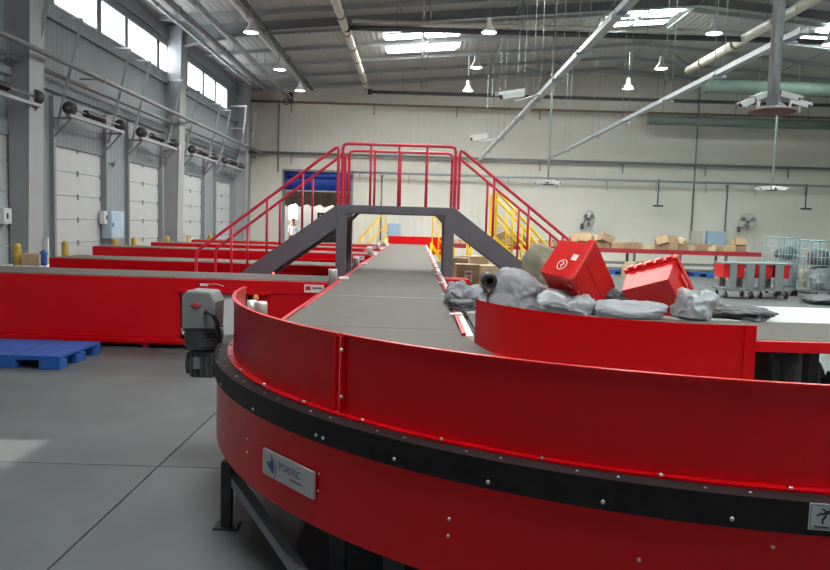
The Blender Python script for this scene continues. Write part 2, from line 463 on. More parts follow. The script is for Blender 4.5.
# ================================================================ CURVED CONVEYOR (foreground)
CX, CY, RG = 1.588, 4.847, 2.727
ZTOP, ZLEDGE, ZBELT = 1.15, 0.828, 0.90
RB, RS = 2.835, 2.82                        # band and skirt radius
ZB0, ZB1, ZS0 = 0.728, 0.823, 0.37
A0, A1 = math.radians(181), math.radians(270)
cv = thing('curved_conveyor', 'big red curved conveyor with black bumper band sweeping across the foreground', 'conveyor', (CX, CY, 0))
C2 = (CX, CY)
def hitcyl(px, py, R):
    r = ray(px, py); a = r.x ** 2 + r.y ** 2; b = -2 * (r.x * CX + r.y * CY); c = CX ** 2 + CY ** 2 - R * R
    t = (-b - math.sqrt(max(b * b - 4 * a * c, 0))) / (2 * a)
    return Vector((0, 0, EYE)) + r * t
XEND = CX + 1.6
def polar(a, r, z): return Vector((CX + r * math.cos(a), CY + r * math.sin(a), z))
# outer guard: two sheets meeting at a bolted joint
pj = hitcyl(340, 370, RG); AJ = math.atan2(pj.y - CY, pj.x - CX) % (2 * math.pi)
def guard(r, a0, a1, z0, z1, name, par, xend=None):
    g = MB().arc(C2, r - .006, r, a0, a1, z0, z1, 56)
    g.arc(C2, r - .012, r + .010, a0, a1, z1 - .004, z1 + .006, 56)
    if xend:
        g.bx(CX, xend, CY - r, CY - r + .006, z0, z1); g.bx(CX, xend, CY - r - .01, CY - r + .012, z1 - .004, z1 + .006)
    return g.build(name, M['red'], par, arcsmooth=True)
guard(RG, A0, AJ - .003, ZLEDGE, ZTOP, 'guard_sheet', cv)
guard(RG, AJ + .003, A1, ZLEDGE, ZTOP, 'guard_sheet', cv, XEND)
MB().arc(C2, RG, RG + .035, A0, A1, ZLEDGE, ZLEDGE + .008, 64).bx(CX, XEND, CY - RG - .035, CY - RG, ZLEDGE, ZLEDGE + .008).build('guard_foot', M['red'], cv, arcsmooth=True)
js = MB()
for da in (-.009, .009):
    js.arc(C2, RG, RG + .018, AJ + da - .0015, AJ + da + .0015, ZLEDGE + .008, ZTOP - .004, 1)
js.build('joint_flange', M['red'], cv)
# inner guard with straight end tab
RI = 1.25
def_in = MB().arc(C2, RI - .006, RI, math.radians(196), math.radians(270), 0.80, ZTOP - .005, 48)
xin = aty(754, 350, CY - RI).x
def_in.bx(CX, xin, CY - RI, CY - RI + .006, 0.80, ZTOP - .005)
def_in.build('inner_guard', M['red'], cv, arcsmooth=True)
MB().bx(xin - .055, xin + .004, CY - RI - .012, CY - RI - .001, 0.80, ZTOP - .002).build('end_tab', M['red'], cv, bevel=.003)
# belt of the curve
g = MB(); vs = []; fs = []; n = 48
for k in range(n + 2):                      # the curve's belt dips a little after the transfer, then runs off to the right
    t = math.radians(180 + 90 * min(k, n) / n); u = min(1, (min(k, n) / n) / .45); zt = ZBELT - .062 * u * u * (3 - 2 * u)
    dx = XEND - CX if k > n else 0
    for r, z in ((RI + .01, zt - .02), (RG - .02, zt - .02), (RG - .02, zt), (RI + .01, zt)):
        p = polar(t, r, z); vs.append((p.x + dx, p.y, p.z))
for k in range(n + 1): fs += [(4 * k + q, 4 * k + 4 + q, 4 * k + 4 + (q + 1) % 4, 4 * k + (q + 1) % 4) for q in range(4)]
fs += [(0, 1, 2, 3), (4 * n + 7, 4 * n + 6, 4 * n + 5, 4 * n + 4)]
g.add(vs, fs).build('belt', M['belt'], cv, arcsmooth=True)
MB().arc(C2, RI - .03, RI + .02, math.radians(181), A1, .5, .85, 40).build('inner_skirt', M['red'], cv, arcsmooth=True)
# ledge, band, skirt
MB().arc(C2, RG - .05, RB, A0, A1, ZB1, ZLEDGE, 72).bx(CX, XEND, CY - RB, CY - RG + .05, ZB1, ZLEDGE).build('ledge', M['rubber'], cv, arcsmooth=True)
MB().arc(C2, RS - .01, RB, A0, A1, ZB0, ZB1, 72).bx(CX, XEND, CY - RB, CY - RS + .01, ZB0, ZB1).build('bumper_band', M['rubber'], cv, arcsmooth=True)
MB().arc(C2, RS - .008, RS, A0, A1, ZS0, ZB0, 72).bx(CX, XEND, CY - RS, CY - RS + .008, ZS0, ZB0).build('skirt', M['red'], cv, arcsmooth=True)
MB().arc(C2, RS - .05, RS - .008, A0, A1, ZS0, ZS0 + .02, 64).build('skirt_return', M['red'], cv, arcsmooth=True)
# end plate where the curve meets the straight conveyor
MB().bx(CX - RS, CX - RG + .25, CY + .03, CY + .05, ZS0, ZLEDGE).build('end_plate', M['red'], cv)
# bolts
bolt0 = None
def bolt(px, py, R, s=1.0):
    global bolt0
    p = hitcyl(px, py, R); a = math.atan2(p.y - CY, p.x - CX)
    if bolt0 is None:
        m = MB().lathe([(.0105, 0), (.0105, .002), (.007, .003), (.007, .007), (.004, .009), (0, .009)], (0, 0, 0), 10, 'X')
        bolt0 = m.build('bolt', M['bolt'], cv); bolt0.location = p - WL[cv]; bolt0.rotation_euler = (0, 0, a); b = bolt0
    else: b = inst(bolt0, p, cv, (0, 0, a))
    b.scale = (s, s, s)
for px, py in ((316, 435), (323, 438), (394, 459), (488, 482), (603, 502), (732, 519), (253, 409), (221, 384)): bolt(px, py, RB + .001)
for px, py in ((247, 439), (247, 452), (319, 474), (318, 491), (449, 519), (448, 536), (639, 560), (773, 547), (220, 419)): bolt(px, py, RS + .001, .9)
for px, py in ((341, 350), (341, 397)): bolt(px, py, RG + .019, .9)
screw0 = None
for k in range(34):
    a = A0 + .03 + (A1 - A0 - .05) * k / 33
    big = k % 3 == 0
    p = polar(a, RG + (.022 if big else .075), ZLEDGE + (.008 if big else 0))
    if screw0 is None:
        screw0 = MB().lathe([(.008, 0), (.008, .003), (.005, .006), (0, .006)], p, 8).build('screw', M['bolt'], cv)
        screw0['n'] = 1
    else:
        c = inst(screw0, p + Vector((0, 0, .003)), cv); c.scale = (1.15,) * 3 if big else (.62,) * 3
# legs and braces
for (px, py) in ((219, 530),):
    p = atz(px, py, 0); LX, LY = p.x, p.y
def leg(x, y, top, w=.075, par=cv, m=M['black']):
    g = MB().bx(x - w / 2, x + w / 2, y - w / 2, y + w / 2, .012, top)
    l = g.build('leg', m, par, bevel=.004)
    MB().bx(x - w * 1.1, x + w * 1.1, y - w * .9, y + w * .9, 0, .012).build('foot_plate', m, l)
    return l
LA = math.atan2(LY - CY, LX - CX)
leg(LX + .03, LY + .04, .355, .055)
leg(CX + 1.45 * math.cos(LA), CY + 1.45 * math.sin(LA), .50)
for ad in (232, 264):
    t = math.radians(ad)
    for r in (2.66, 1.45): leg(CX + r * math.cos(t), CY + r * math.sin(t), .62, .09)
    MB().bar(polar(t, 2.66, .2), polar(t, 1.45, .2), .05, .06).build('cross_bar', M['black'], cv)
MB().bar(polar(LA, 2.70, .26), polar(LA, 1.45, .26), .05, .07).build('cross_bar', M['black'], cv)
MB().bar((LX + .03, LY + .10, .27), atz(312, 590, .08), .05, .05).build('diagonal_brace', M['steel'], cv)
q = atz(337, 592, 0); leg(q.x, q.y, .5, .07)
MB().bar(polar(LA, 2.6, .45), polar(LA, 1.5, .1), .04, .04).build('diagonal_brace', M['motor'], cv)
MB().tube([polar(LA, 2.66, .42), polar(LA - .01, 2.6, .28), polar(LA + .02, 2.5, .22), polar(LA + .03, 2.3, .22), polar(LA + .04, 2.1, .3), polar(LA + .04, 2.0, .45)], .012).build('cable', M['black'], cv, arcsmooth=True)
MB().arc(C2, 1.5, RS - .06, math.radians(190), A1, .44, .47, 30).build('under_pan', M['black'], cv)
for ad in (215, 246):
    MB().cyl(polar(math.radians(ad), 1.45, .30), polar(math.radians(ad), 2.5, .30), .10, 16).build('drive_drum', M['motor'], cv)
# maker's sign plate on the skirt
ps = hitcyl(289.5, 472, RS); sa = math.atan2(ps.y - CY, ps.x - CX)
sl = hitcyl(265, 465, RS); sr = hitcyl(315, 480, RS)
SW = (sr - sl).length * .985; SH = .112
sg = bpy.data.objects.new('sign_plate', None)
sgm = MB().bx(-SW / 2, SW / 2, -.006, .006, -SH / 2, SH / 2).mesh('sign_plate', M['signplate'], Vector((0, 0, 0)))
sg = bpy.data.objects.new('sign_plate', sgm); COL.objects.link(sg); sg.parent = cv
pc = Vector((CX + (RS + .008) * math.cos(sa), CY + (RS + .008) * math.sin(sa), ps.z))
sg.location = pc - WL[cv]; sg.rotation_euler = (0, 0, sa + math.pi / 2); WL[sg] = pc
sg['label'] = 'white maker sign plate with blue arrow logo'
def on_sign(mb, name, m):
    o = bpy.data.objects.new(name, mb.mesh(name, m, Vector((0, 0, 0)))); COL.objects.link(o); o.parent = sg; return o
lx = -SW * .29
def lg(pts): return MB().prism_y([(lx + a * SH * 1.15, b * SH * 1.15) for a, b in pts], -.0075, -.006)
on_sign(lg([(-.42, .04), (-.22, .05), (-.07, .16), (-.12, .36), (.05, .22), (.12, .02), (.10, -.14), (.03, -.30)]), 'logo_arrow', M['logoblue'])
on_sign(lg([(.20, .20), (.27, .02), (.25, -.2), (.12, -.42), (.18, -.2), (.20, .0)]), 'logo_swoosh', M['logogrey'])
t = text_mesh('PORTEC', SH * .40, M['logogrey'], 'sign_lettering', sg)
t.rotation_euler = (math.pi / 2, 0, 0); t.location = (-SW * .16, -.0068, -.02 * SH)
g = MB(); xx = SW * .06
for k in range(10):
    wd = SH * random.uniform(.05, .085); g.bx(xx, xx + wd, -.0075, -.006, -.24 * SH, -.15 * SH - random.choice((0, .02)) * SH); xx += wd + SH * .025
on_sign(g, 'sign_small_print', M['logogrey'])
# climbing warning sticker on the band
pw = hitcyl(825, 517, RB); wa = math.atan2(pw.y - CY, pw.x - CX)
pl = hitcyl(808.5, 515, RB); SWd = 2 * (pw - pl).length
ST = .08
stm = MB().bx(-SWd / 2, SWd / 2, -.0012, .0012, -ST / 2, ST / 2).mesh('warning_sticker', M['sticker'], Vector((0, 0, 0)))
st = bpy.data.objects.new('warning_sticker', stm); COL.objects.link(st); st.parent = cv
pc = Vector((CX + (RB + .002) * math.cos(wa), CY + (RB + .002) * math.sin(wa), pw.z)); st.location = pc - WL[cv]; st.rotation_euler = (0, 0, wa + math.pi / 2); WL[st] = pc
st['label'] = 'pale warning sticker with a falling figure pictogram'
def stroke(mb, a, b, w):
    a, b = Vector((a[0], 0, a[1])), Vector((b[0], 0, b[1])); return mb.bar(a * ST + Vector((0, -.0018, 0)), b * ST + Vector((0, -.0018, 0)), .0012, w * ST, up=(0, 0, 1) if abs((b - a).z) < abs((b - a).x) else (1, 0, 0))
g = MB()
for a, b, w in (((-.05, .12), (.10, .20), .13), ((-.05, .10), (-.17, .13), .07), ((-.17, .13), (-.30, .04), .06), ((.02, .06), (-.10, -.12), .08), ((-.10, -.12), (-.08, -.26), .07),
                ((.10, .20), (.30, .15), .06), ((-.14, .32), (.02, .22), .06), ((-.38, -.36), (.12, -.38), .05)):
    stroke(g, a, b, w)
g.cyl((.16 * ST, -.0024, .26 * ST), (.16 * ST, -.0012, .26 * ST), .06 * ST, 10)
o = bpy.data.objects.new('pictogram', g.mesh('pictogram', M['black'], Vector((0, 0, 0)))); COL.objects.link(o); o.parent = st
g = MB(); e = SWd / 2 - .004; h = ST / 2 - .004
for bb in ((-e, e, h - .002, h), (-e, e, -h, -h + .002), (-e, -e + .002, -h, h), (e - .002, e, -h, h)): g.bx(bb[0], bb[1], -.0018, -.0012, bb[2], bb[3])
o = bpy.data.objects.new('sticker_border', g.mesh('sticker_border', M['logogrey'], Vector((0, 0, 0)))); COL.objects.link(o); o.parent = st
# guide roller inside the guard's near end
pr = aty(258, 309, 4.95)
MB().lathe([(0, 0), (.045, 0), (.045, .11), (.04, .12), (0, .12)], (pr.x + .02, 4.95, ZBELT + .02), 16).build('guide_roller', M['chrome'], cv)
MB().lathe([(0, 0), (.035, 0), (.035, .12), (0, .12)], (pr.x - .06, 5.02, ZBELT + .02), 14).build('guide_roller', M['chrome'], cv)
MB().lathe([(0, 0), (.02, 0), (.022, .02), (.01, .04), (0, .04)], (pr.x - .07, 5.2, ZBELT + .12), 10).build('indicator_lamp', M['amber'], cv)

# gear motor hanging on the outside of the curve
gm_p = aty(200, 335, 4.55)
gm = thing('gear_motor', 'dark grey gear motor with red diamond badge hanging beside the curved conveyor', 'motor', (gm_p.x, 4.55, 0))
def gz(py): return aty(200, py, 4.44).z
def gx(px): return aty(px, 335, 4.44).x
tb = MB().prism_y([(gx(181), gz(330)), (gx(214), gz(330)), (gx(215), gz(302)), (gx(210), gz(292)), (gx(186), gz(291)), (gx(181), gz(299))], 4.44, 4.66).build('terminal_box', M['motorlight'], gm, bevel=.012)
d0 = Vector((gx(196), 4.435, gz(305)))
MB().prism_y([(d0.x - .030, d0.z), (d0.x, d0.z - .016), (d0.x + .030, d0.z), (d0.x, d0.z + .016)], 4.434, 4.4399).build('badge', M['redprint'], tb)
MB().bx(gx(183), gx(214), 4.43, 4.67, gz(331.5), gz(330)).build('box_gasket', M['black'], gm)
mb = MB().cyl((gx(199), 4.55, gz(350)), (gx(199), 4.55, gz(330)), .115, 24)
mb.cyl((gx(199), 4.55, gz(352)), (gx(199), 4.55, gz(350)), .085, 24).build('motor_body', M['motor'], gm, bevel=.008)
for k in range(7):
    z = gz(349) + k * .017
    MB().cyl((gx(199), 4.55, z), (gx(199), 4.55, z + .006), .123, 24).build('cooling_fin', M['motor'], gm)
gb = MB().bx(gx(188), gx(213), 4.46, 4.64, gz(379), gz(352)).build('gearbox', M['motor'], gm, bevel=.02)
MB().cyl((gx(183), 4.55, gz(366)), (gx(188), 4.55, gz(366)), .075, 20).build('end_cover', M['motor'], gm, bevel=.006)
for k in range(5):
    xk = gx(189.5) + k * .034
    MB().bx(xk, xk + .012, 4.445, 4.46, gz(377), gz(355)).build('rib', M['motor'], gb)
MB().bx(gx(193), gx(200), 4.440, 4.4445, gz(369), gz(357)).build('name_plate', M['motorlight'], gb)
MB().cyl((gx(213), 4.55, gz(366)), (CX - RS + .03, 4.62, gz(366)), .045, 16).build('output_shaft', M['motor'], gm)
MB().bx(gx(214.5), gx(219), 4.50, 4.62, gz(392), gz(345)).build('mount_bracket', M['black'], gm)
MB().tube([(gx(206), 4.43, gz(312)), (gx(210), 4.40, gz(311)), (gx(215), 4.40, gz(314)), (gx(218), 4.42, gz(322)), (gx(218.5), 4.45, gz(335)), (gx(218), 4.5, gz(360)), (gx(219), 4.55, gz(395))], .014, 10).build('cable', M['black'], gm, arcsmooth=True)

# ================================================================ MAIN CONVEYOR
BX0, BX1, YM0, YM1 = -0.905, 0.305, CY + .06, 26.0
mc = thing('main_conveyor', 'long straight grey belt conveyor with red sides running under the footbridge', 'conveyor', (-.3, 15, 0))
MB().bx(BX0, BX1, CY - .02, YM1, ZBELT - .016, ZBELT + .001).build('belt', M['belt'], mc)
MB().bx(BX0 + .02, BX1 - .01, 6.86, 6.90, ZBELT + .001, ZBELT + .0035).build('belt_seam', M['motorlight'], mc)
MB().bx(BX0 - .035, BX0 - .006, YM0, YM1, ZBELT - .30, ZBELT + .012).build('side_rail', M['red'], mc)
MB().bx(BX1 + .008, BX1 + .035, 4.62, YM1, ZBELT - .30, ZBELT + .012).build('side_rail', M['red'], mc)
MB().bx(BX1 + .036, BX1 + .085, 4.62, YM1, ZBELT - .06, ZBELT - .005).build('edge_strip', M['plate'], mc)
MB().bx(BX0 - .005, BX0 + .012, YM0 + 1, YM1, ZBELT + .001, ZBELT + .004).build('edge_strip', M['redrail'], mc)
MB().bx(BX0 - .02, BX1 + .02, YM0 + .2, YM1, ZBELT - .22, ZBELT - .05).build('bed', M['bridge'], mc)
c0 = None
for k in range(13):
    yy = 5.6 + k * 1.55
    if c0 is None: c0 = MB().bx(BX1 - .03, BX1 + .07, yy - .03, yy + .03, ZBELT + .003, ZBELT + .022).build('edge_clip', M['plate'], mc, bevel=.004)
    else: inst(c0, (BX1 + .02, yy, ZBELT + .0125), mc)
for yy in (6.5, 10, 13.6, 17, 20.5, 24.5):
    for xx in (BX0 + .02, BX1 - .02): leg(xx, yy, .70, .07, mc, M['bridge'])
MB().bx(BX0 - .1, BX1 + .62, YM1 + .05, YM1 + .15, .55, ZBELT + .28).build('end_stop', M['red'], mc)
# red gusset block by the right post of the bridge
MB().bx(BX1 + .09, BX1 + .42, 9.5, 9.9, .60, .90).build('side_block', M['red'], mc, bevel=.01)

# ================================================================ FEEDER CONVEYORS joining from the dock doors
FY = [8.72, 12.05, 15.45, 18.85, 22.25]
FLX = [-7.0, -6.15, -6.95, -6.95, -6.95]
FW, FZ = 1.12, 0.87
ORD = ['nearest red feeder conveyor with the white control box, in front of the footbridge', 'second red feeder conveyor from the front, behind the footbridge stairs',
       'third red feeder conveyor from the front, joining the main belt', 'fourth red feeder conveyor from the front, far left aisle', 'farthest red feeder conveyor, nearest the loading doorway']
def feeder(y0, xl, label, i):
    FZ = .87 if i < 2 else .94
    xr = BX0 - .04
    fd = thing('feeder_conveyor', label, 'conveyor', ((xl + xr) / 2, y0 + FW / 2, 0), 'red feeder conveyors')
    def X(px): return aty(px, 300, 8.72).x
    xa, xb, xc = X(190), X(262), X(243)
    t = .03
    # near and far side sheets with a cut-out for the control box on the near side
    MB().prism_y([(xl, .13), (X(180), .13), (X(180), FZ - .16), (X(172), FZ - .16), (X(172), FZ), (xl, FZ)], y0 - .012, y0 + t).build('side_sheet', M['red'], fd, bevel=.008)
    MB().prism_y([(xb + .03, .13), (xr, .13), (xr, FZ - .16), (xb - .14, FZ - .16)], y0, y0 + t).build('side_sheet', M['red'], fd)
    MB().bx(xl, xr, y0 + FW - t, y0 + FW, .13, FZ - .16).build('side_sheet', M['red'], fd)
    for yy in (y0 - .012, y0 + FW - .06):
        MB().bx(X(172) if yy < y0 else xl, xr, yy, yy + .072, FZ - .16, FZ).build('top_channel', M['red'], fd, bevel=.008)
    MB().bx(X(178), X(272), y0 - .05, y0 - .012, FZ - .175, FZ - .13).build('hood', M['red'], fd, bevel=.01)
    MB().bx(xl, xb, y0 - .05, y0 + .03, .07, .13).build('bottom_channel', M['red'], fd, bevel=.008)
    MB().bx(xl, xb, y0 - .02, y0 + FW, .05, .07).build('bottom_flange', M['red'], fd)
    MB().bx(xl, xr, y0 + .06, y0 + FW - .06, FZ - .02, FZ + .006).build('belt', M['belt'], fd)
    MB().bx(xl, xl + .03, y0, y0 + FW, .13, FZ - .02).build('end_sheet', M['red'], fd)
    MB().cyl((xr + .02, y0 + .07, FZ - .03), (xr + .02, y0 + FW - .07, FZ - .03), .035, 12).build('nose_roller', M['chrome'], fd)
    k = xl + .5
    while k < xr:
        for yy in (y0 + .06, y0 + FW - .06): MB().bx(k - .04, k + .04, yy - .03, yy + .03, 0, .05).build('foot', M['redrail'], fd)
        k += 1.6
    # control box with two doors
    cb = MB().bx(X(181), X(240), y0 + .02, y0 + .40, .17, FZ - .18).build('control_box', M['white'], fd, bevel=.006)
    xm = X(212)
    for (u, v) in ((X(181) + .012, xm - .006), (xm + .006, X(240) - .012)):
        dd = MB().bx(u, v, y0 + .005, y0 + .02, .185, FZ - .195).build('box_door', M['white'], cb, bevel=.004)
    MB().bx(xm + .05, xm + .075, y0 - .01, y0 + .005, .42, .50).build('door_handle', M['motorlight'], cb)
    MB().bx(X(236) , X(239) , y0 - .01, y0 + .005, .32, .40).build('door_handle', M['motorlight'], cb)
    # corner roller, label and small sensors at the junction
    MB().lathe([(0, 0), (.055, 0), (.055, .19), (.048, .20), (0, .20)], (xr - .05, y0 - .05, FZ - .03), 16).build('corner_roller', M['chrome'], fd)
    MB().bx(xr - .0, xr + .12, y0 + .10, y0 + .26, FZ + .032, FZ + .06).build('sensor_cover', M['plate'], fd, bevel=.01)
    lb = MB().bx(xr - .40, xr - .16, y0 - .014, y0 - .0125, FZ - .125, FZ - .03).build('label_plate', M['paper'], fd)
    MB().bx(xr - .385, xr - .32, y0 - .016, y0 - .014, FZ - .10, FZ - .05).build('label_mark', M['redprint'], lb)
    MB().bx(xr - .30, xr - .18, y0 - .016, y0 - .014, FZ - .085, FZ - .06).build('label_print', M['logogrey'], lb)
    for q in (.35, .22):
        MB().cyl((xr - q, y0 - .03, .58 + .2 * (.35 - q)), (xr - q, y0, .58 + .2 * (.35 - q)), .045, 12).build('sensor', M['motor'], fd)
    if i == 0: MB().cyl((xr - 1.0, y0 + FW - .02, FZ + .0), (xr - 1.0, y0 + FW - .02, FZ + .025), .014, 10).build('indicator_lamp', M['glow'], fd)
    return fd
for i, (y0, xl) in enumerate(zip(FY, FLX)): feeder(y0, xl, ORD[i], i)
# small white strip of print on the nearest feeder (part of its top channel look)
nf = [o for o in COL.objects if o.name == 'feeder_conveyor'][0]
pa = aty(204, 285, 8.70)
MB().bx(pa.x - .05, pa.x + .05, 8.705, 8.708, pa.z - .012, pa.z + .018).build('print_mark', M['paper'], nf)
MB().tube([(pa.x + .05, 8.705, pa.z + .012), (pa.x + .15, 8.705, pa.z + .016), (pa.x + .24, 8.705, pa.z - .008)], .004, 6).build('print_mark', M['paper'], nf)
# things at the left end of the second feeder
bp = aty(31, 260, 12.4)
rt = thing('roller_table', 'low grey roller table at the left end of the second feeder', 'roller table', (-6.75, 12.5, 0))
MB().bx(-7.15, -6.18, 12.2, 12.24, .62, .70).build('side_rail', M['steel'], rt)
MB().bx(-7.15, -6.18, 12.96, 13.0, .62, .70).build('side_rail', M['steel'], rt)
for k in range(8): MB().cyl((-7.1 + k * .125, 12.24, .68), (-7.1 + k * .125, 12.96, .68), .03, 10).build('roller', M['chrome'], rt)
for xx in (-7.1, -6.25):
    for yy in (12.22, 12.98): MB().bx(xx - .03, xx + .03, yy - .02, yy + .02, 0, .62).build('leg', M['steel'], rt)

def make_box(name, sx, sy, sz, m, label, group=None, loc=(0, 0, 0), rot=(0, 0, 0), paper=False):
    b = thing(name, label, 'box', (0, 0, 0), group)
    bd = MB().bx(-sx / 2, sx / 2, -sy / 2, sy / 2, 0, sz).build('body', m, b, bevel=.006)
    MB().bx(-sx / 2 - .001, sx / 2 + .001, -.025, .025, sz, sz + .0015).bx(-sx / 2 - .0015, -sx / 2, -.025, .025, sz - .07, sz).bx(sx / 2, sx / 2 + .0015, -.025, .025, sz - .07, sz).build('tape', M['tape'], b)
    if paper:
        p = MB().bx(-.06, .07, -sy / 2 - .002, -sy / 2, sz * .25, sz * .72).build('label', M['paper'], b)
        MB().bx(-.045, .055, -sy / 2 - .003, -sy / 2 - .002, sz * .56, sz * .66).bx(-.03, .03, -sy / 2 - .003, -sy / 2 - .002, sz * .32, sz * .48).build('label_print', M['redprint'], p)
    b.location = loc; b.rotation_euler = rot
    return b
make_box('cardboard_box', .30, .35, .20, M['card2'], 'tan cardboard box between two blue drums behind the nearest feeder', loc=(bp.x, 12.55, .712))
dr0 = None
for px, lab in ((16, 'dark blue plastic drum left of the tan box behind the nearest feeder'), (43.5, 'dark blue plastic drum right of the tan box behind the nearest feeder')):
    q = aty(px, 260, 12.5)
    t = thing('plastic_drum', lab, 'drum', (q.x, 12.5, .712), 'blue drums by the tan box')
    MB().lathe([(0, 0), (.06, 0), (.065, .02), (.055, .05), (.065, .1), (.055, .15), (.065, .2), (.06, .24), (0, .245)], (q.x, 12.5, .712), 16).build('body', M['blue'], t)
    MB().lathe([(0, 0), (.03, 0), (.03, .02), (0, .02)], (q.x, 12.5, .957), 12).build('cap', M['blue'], t)

# ================================================================ FOOTBRIDGE
YB0, YB1 = 10.5, 11.5
br = thing('footbridge', 'red-railed dark grey footbridge with stairs crossing over the main belt', 'footbridge', (-.23, 11, 0))
PXL, PXR = aty(341.5, 220, YB0).x, aty(449.5, 220, YB0).x
ZP = 1.86
for yy in (YB0, YB1):
    for xx in (PXL, PXR): MB().bx(xx - .07, xx + .07, yy - .06, yy + .06, 0, ZP - .11).build('post', M['bridge'], br, bevel=.006)
    MB().bx(PXL - .07, PXR + .07, yy - .06, yy + .06, ZP - .11, ZP).build('platform_beam', M['bridge'], br, bevel=.006)
    for sx, xx in ((1, PXL), (-1, PXR)):
        MB().bar((xx + sx * .06, yy, ZP - .20), (xx + sx * .16, yy, ZP - .10), .06, .05).build('knee_brace', M['bridge'], br)
MB().bx(PXL - .05, PXR + .05, YB0 + .06, YB1 - .06, ZP - .02, ZP + .005).build('deck', M['motor'], br)
SLP = .775
RUN = ZP / SLP
for s, xx in ((-1, PXL - .07), (1, PXR + .07)):
    xe = xx + s * RUN
    for yy in (YB0, YB1):
        q = [(xx, ZP), (xx, ZP - .34), (xe + s * -.28, 0), (xe + s * .10, 0)]
        MB().prism_y(q, yy - .04, yy + .04).build('stringer', M['bridge'], br)
    for k in range(1, 9):
        zz = ZP * k / 9; xc = xe - s * RUN * k / 9
        MB().bx(xc - .13, xc + .13, YB0 + .04, YB1 - .04, zz - .16, zz - .13).build('tread', M['motor'], br)
# railings
RT, RR = .0225, .88
def rail(pts, name='handrail', r=RT, m='redrail', par=None):
    pts = [Vector(p) for p in pts]; out = [pts[0]]
    for i in range(1, len(pts) - 1):
        a, b, c = pts[i - 1], pts[i], pts[i + 1]; d = min(.07, (b - a).length / 2, (c - b).length / 2)
        p, q = b + (a - b).normalized() * d, b + (c - b).normalized() * d
        out += [p, (p + q) / 4 + b / 2, q]
    out.append(pts[-1])
    return MB().tube(out, r, 8).build(name, M[m], par, arcsmooth=True)
for yy in (YB0, YB1):
    x0, x1 = PXL + .0, PXR + .06
    rail([(x0, yy, ZP), (x0, yy, ZP + RR), (x1, yy, ZP + RR), (x1, yy, ZP)], 'platform_rail', par=br)
    for k in (1, 2, 3):
        xx = x0 + (x1 - x0) * k / 4
        MB().cyl((xx, yy, ZP), (xx, yy, ZP + RR - .02), RT * .8, 8).build('baluster', M['redrail'], br)
    for s, xt in ((-1, x0 - .06), (1, x1 + .06)):
        L = 2.05
        z_end = ZP + RR - .03 - SLP * L
        rail([(xt, yy, ZP - .02), (xt, yy, ZP + RR - .03), (xt + s * L, yy, z_end), (xt + s * L, yy, z_end - .74)], 'stair_rail', par=br)
        for k in (1, 2, 3):
            xx = xt + s * L * k / 4; zz = ZP + RR - .03 - SLP * L * k / 4
            MB().cyl((xx, yy, zz - .86), (xx, yy, zz), RT * .8, 8).build('baluster', M['redrail'], br)

# ================================================================ YELLOW STAIRS
def yellow_stair(label, x_top, s, y0, y1, zt, slope, rail_h, thick, dk=.5, rw=.02):
    o = thing('yellow_stair', label, 'stairs', (x_top, (y0 + y1) / 2, 0), 'yellow stairs')
    run = zt / slope; xe = x_top + s * run
    for yy in (y0, y1):
        MB().prism_y([(x_top, zt), (x_top, zt - thick), (xe - s * thick / slope, 0), (xe, 0)], yy - .02, yy + .02).build('stringer', M['yellow'], o)
        MB().cyl((x_top - s * dk, yy, 0), (x_top - s * dk, yy, zt), .03, 8).build('support_post', M['yellow'], o)
        rail([(x_top, yy, zt), (x_top, yy, zt + rail_h), (xe - s * .1, yy, rail_h + .08), (xe - s * .1, yy, .0)], 'handrail', rw, 'yellow', o)
        rail([(x_top, yy, zt + rail_h * .5), (xe - s * .1, yy, rail_h * .5 + .08)], 'mid_rail', rw * .8, 'yellow', o)
        for k in (1, 2, 3):
            xx = x_top + s * run * k / 4; zz = zt * (1 - k / 4)
            MB().cyl((xx, yy, zz), (xx, yy, zz + rail_h), rw * .8, 8).build('baluster', M['yellow'], o)
    nst = max(3, int(zt / .22))
    for k in range(1, nst):
        zz = zt * k / nst; xc = xe - s * run * k / nst
        MB().bx(xc - .1, xc + .1, y0 + .02, y1 - .02, zz - .02, zz).build('tread', M['yellow'], o)
    a, b = sorted((x_top, x_top - s * dk))
    MB().bx(a, b, y0, y1, zt - .04, zt).build('landing', M['yellow'], o)
    return o
ya = aty(497, 191, 15.2)
yellow_stair('yellow railed stairs right of the footbridge, behind its right flight', ya.x, 1, 15.2, 16.3, ya.z - .92, 1.0, .92, .14, rw=.03)
yb_ = aty(425, 244, 20.5)
yellow_stair('small yellow steps beside the far right edge of the main belt', BX1 + .15, 1, 20.5, 21.1, 1.10, 1.45, .85, .16, dk=.02, rw=.014)
yc_ = aty(387, 244, 24.6)
yellow_stair('small yellow steps left of the main belt near its far end', BX0 - .16, -1, 24.2, 24.9, 1.10, 1.1, .95, .16, dk=.02, rw=.016)

# ================================================================ SORTING TABLE on the right
TX0, TX1 = BX1 + .12, 5.4
tb_ = thing('sorting_table', 'red-edged sorting belt table with white back plate, holding sacks and red crates', 'table', ((TX0 + TX1) / 2, 6, 0))
TZ = .90
MB().bx(TX0 + .0, TX1, 4.80, 5.80, TZ - .02, TZ).build('belt', M['belt'], tb_)
MB().bx(xin + .02, TX1, 4.74, 4.795, TZ - .075, TZ - .002).build('front_rail', M['red'], tb_, bevel=.004)
MB().bx(TX0, TX1, 5.80, 7.05, TZ - .02, TZ + .004).build('back_plate', M['plate'], tb_)
MB().bx(TX0, TX1, 7.02, 7.06, TZ - .12, TZ - .02).build('back_rail', M['red'], tb_)
for xx in (aty(810, 370, 4.9).x, 1.9, 5.2):
    for yy in (4.9, 6.95): leg(xx, yy, TZ - .02, .075, tb_, M['black'])
    MB().bx(xx - .03, xx + .03, 4.95, 6.9, .25, .31).build('cross_bar', M['black'], tb_)

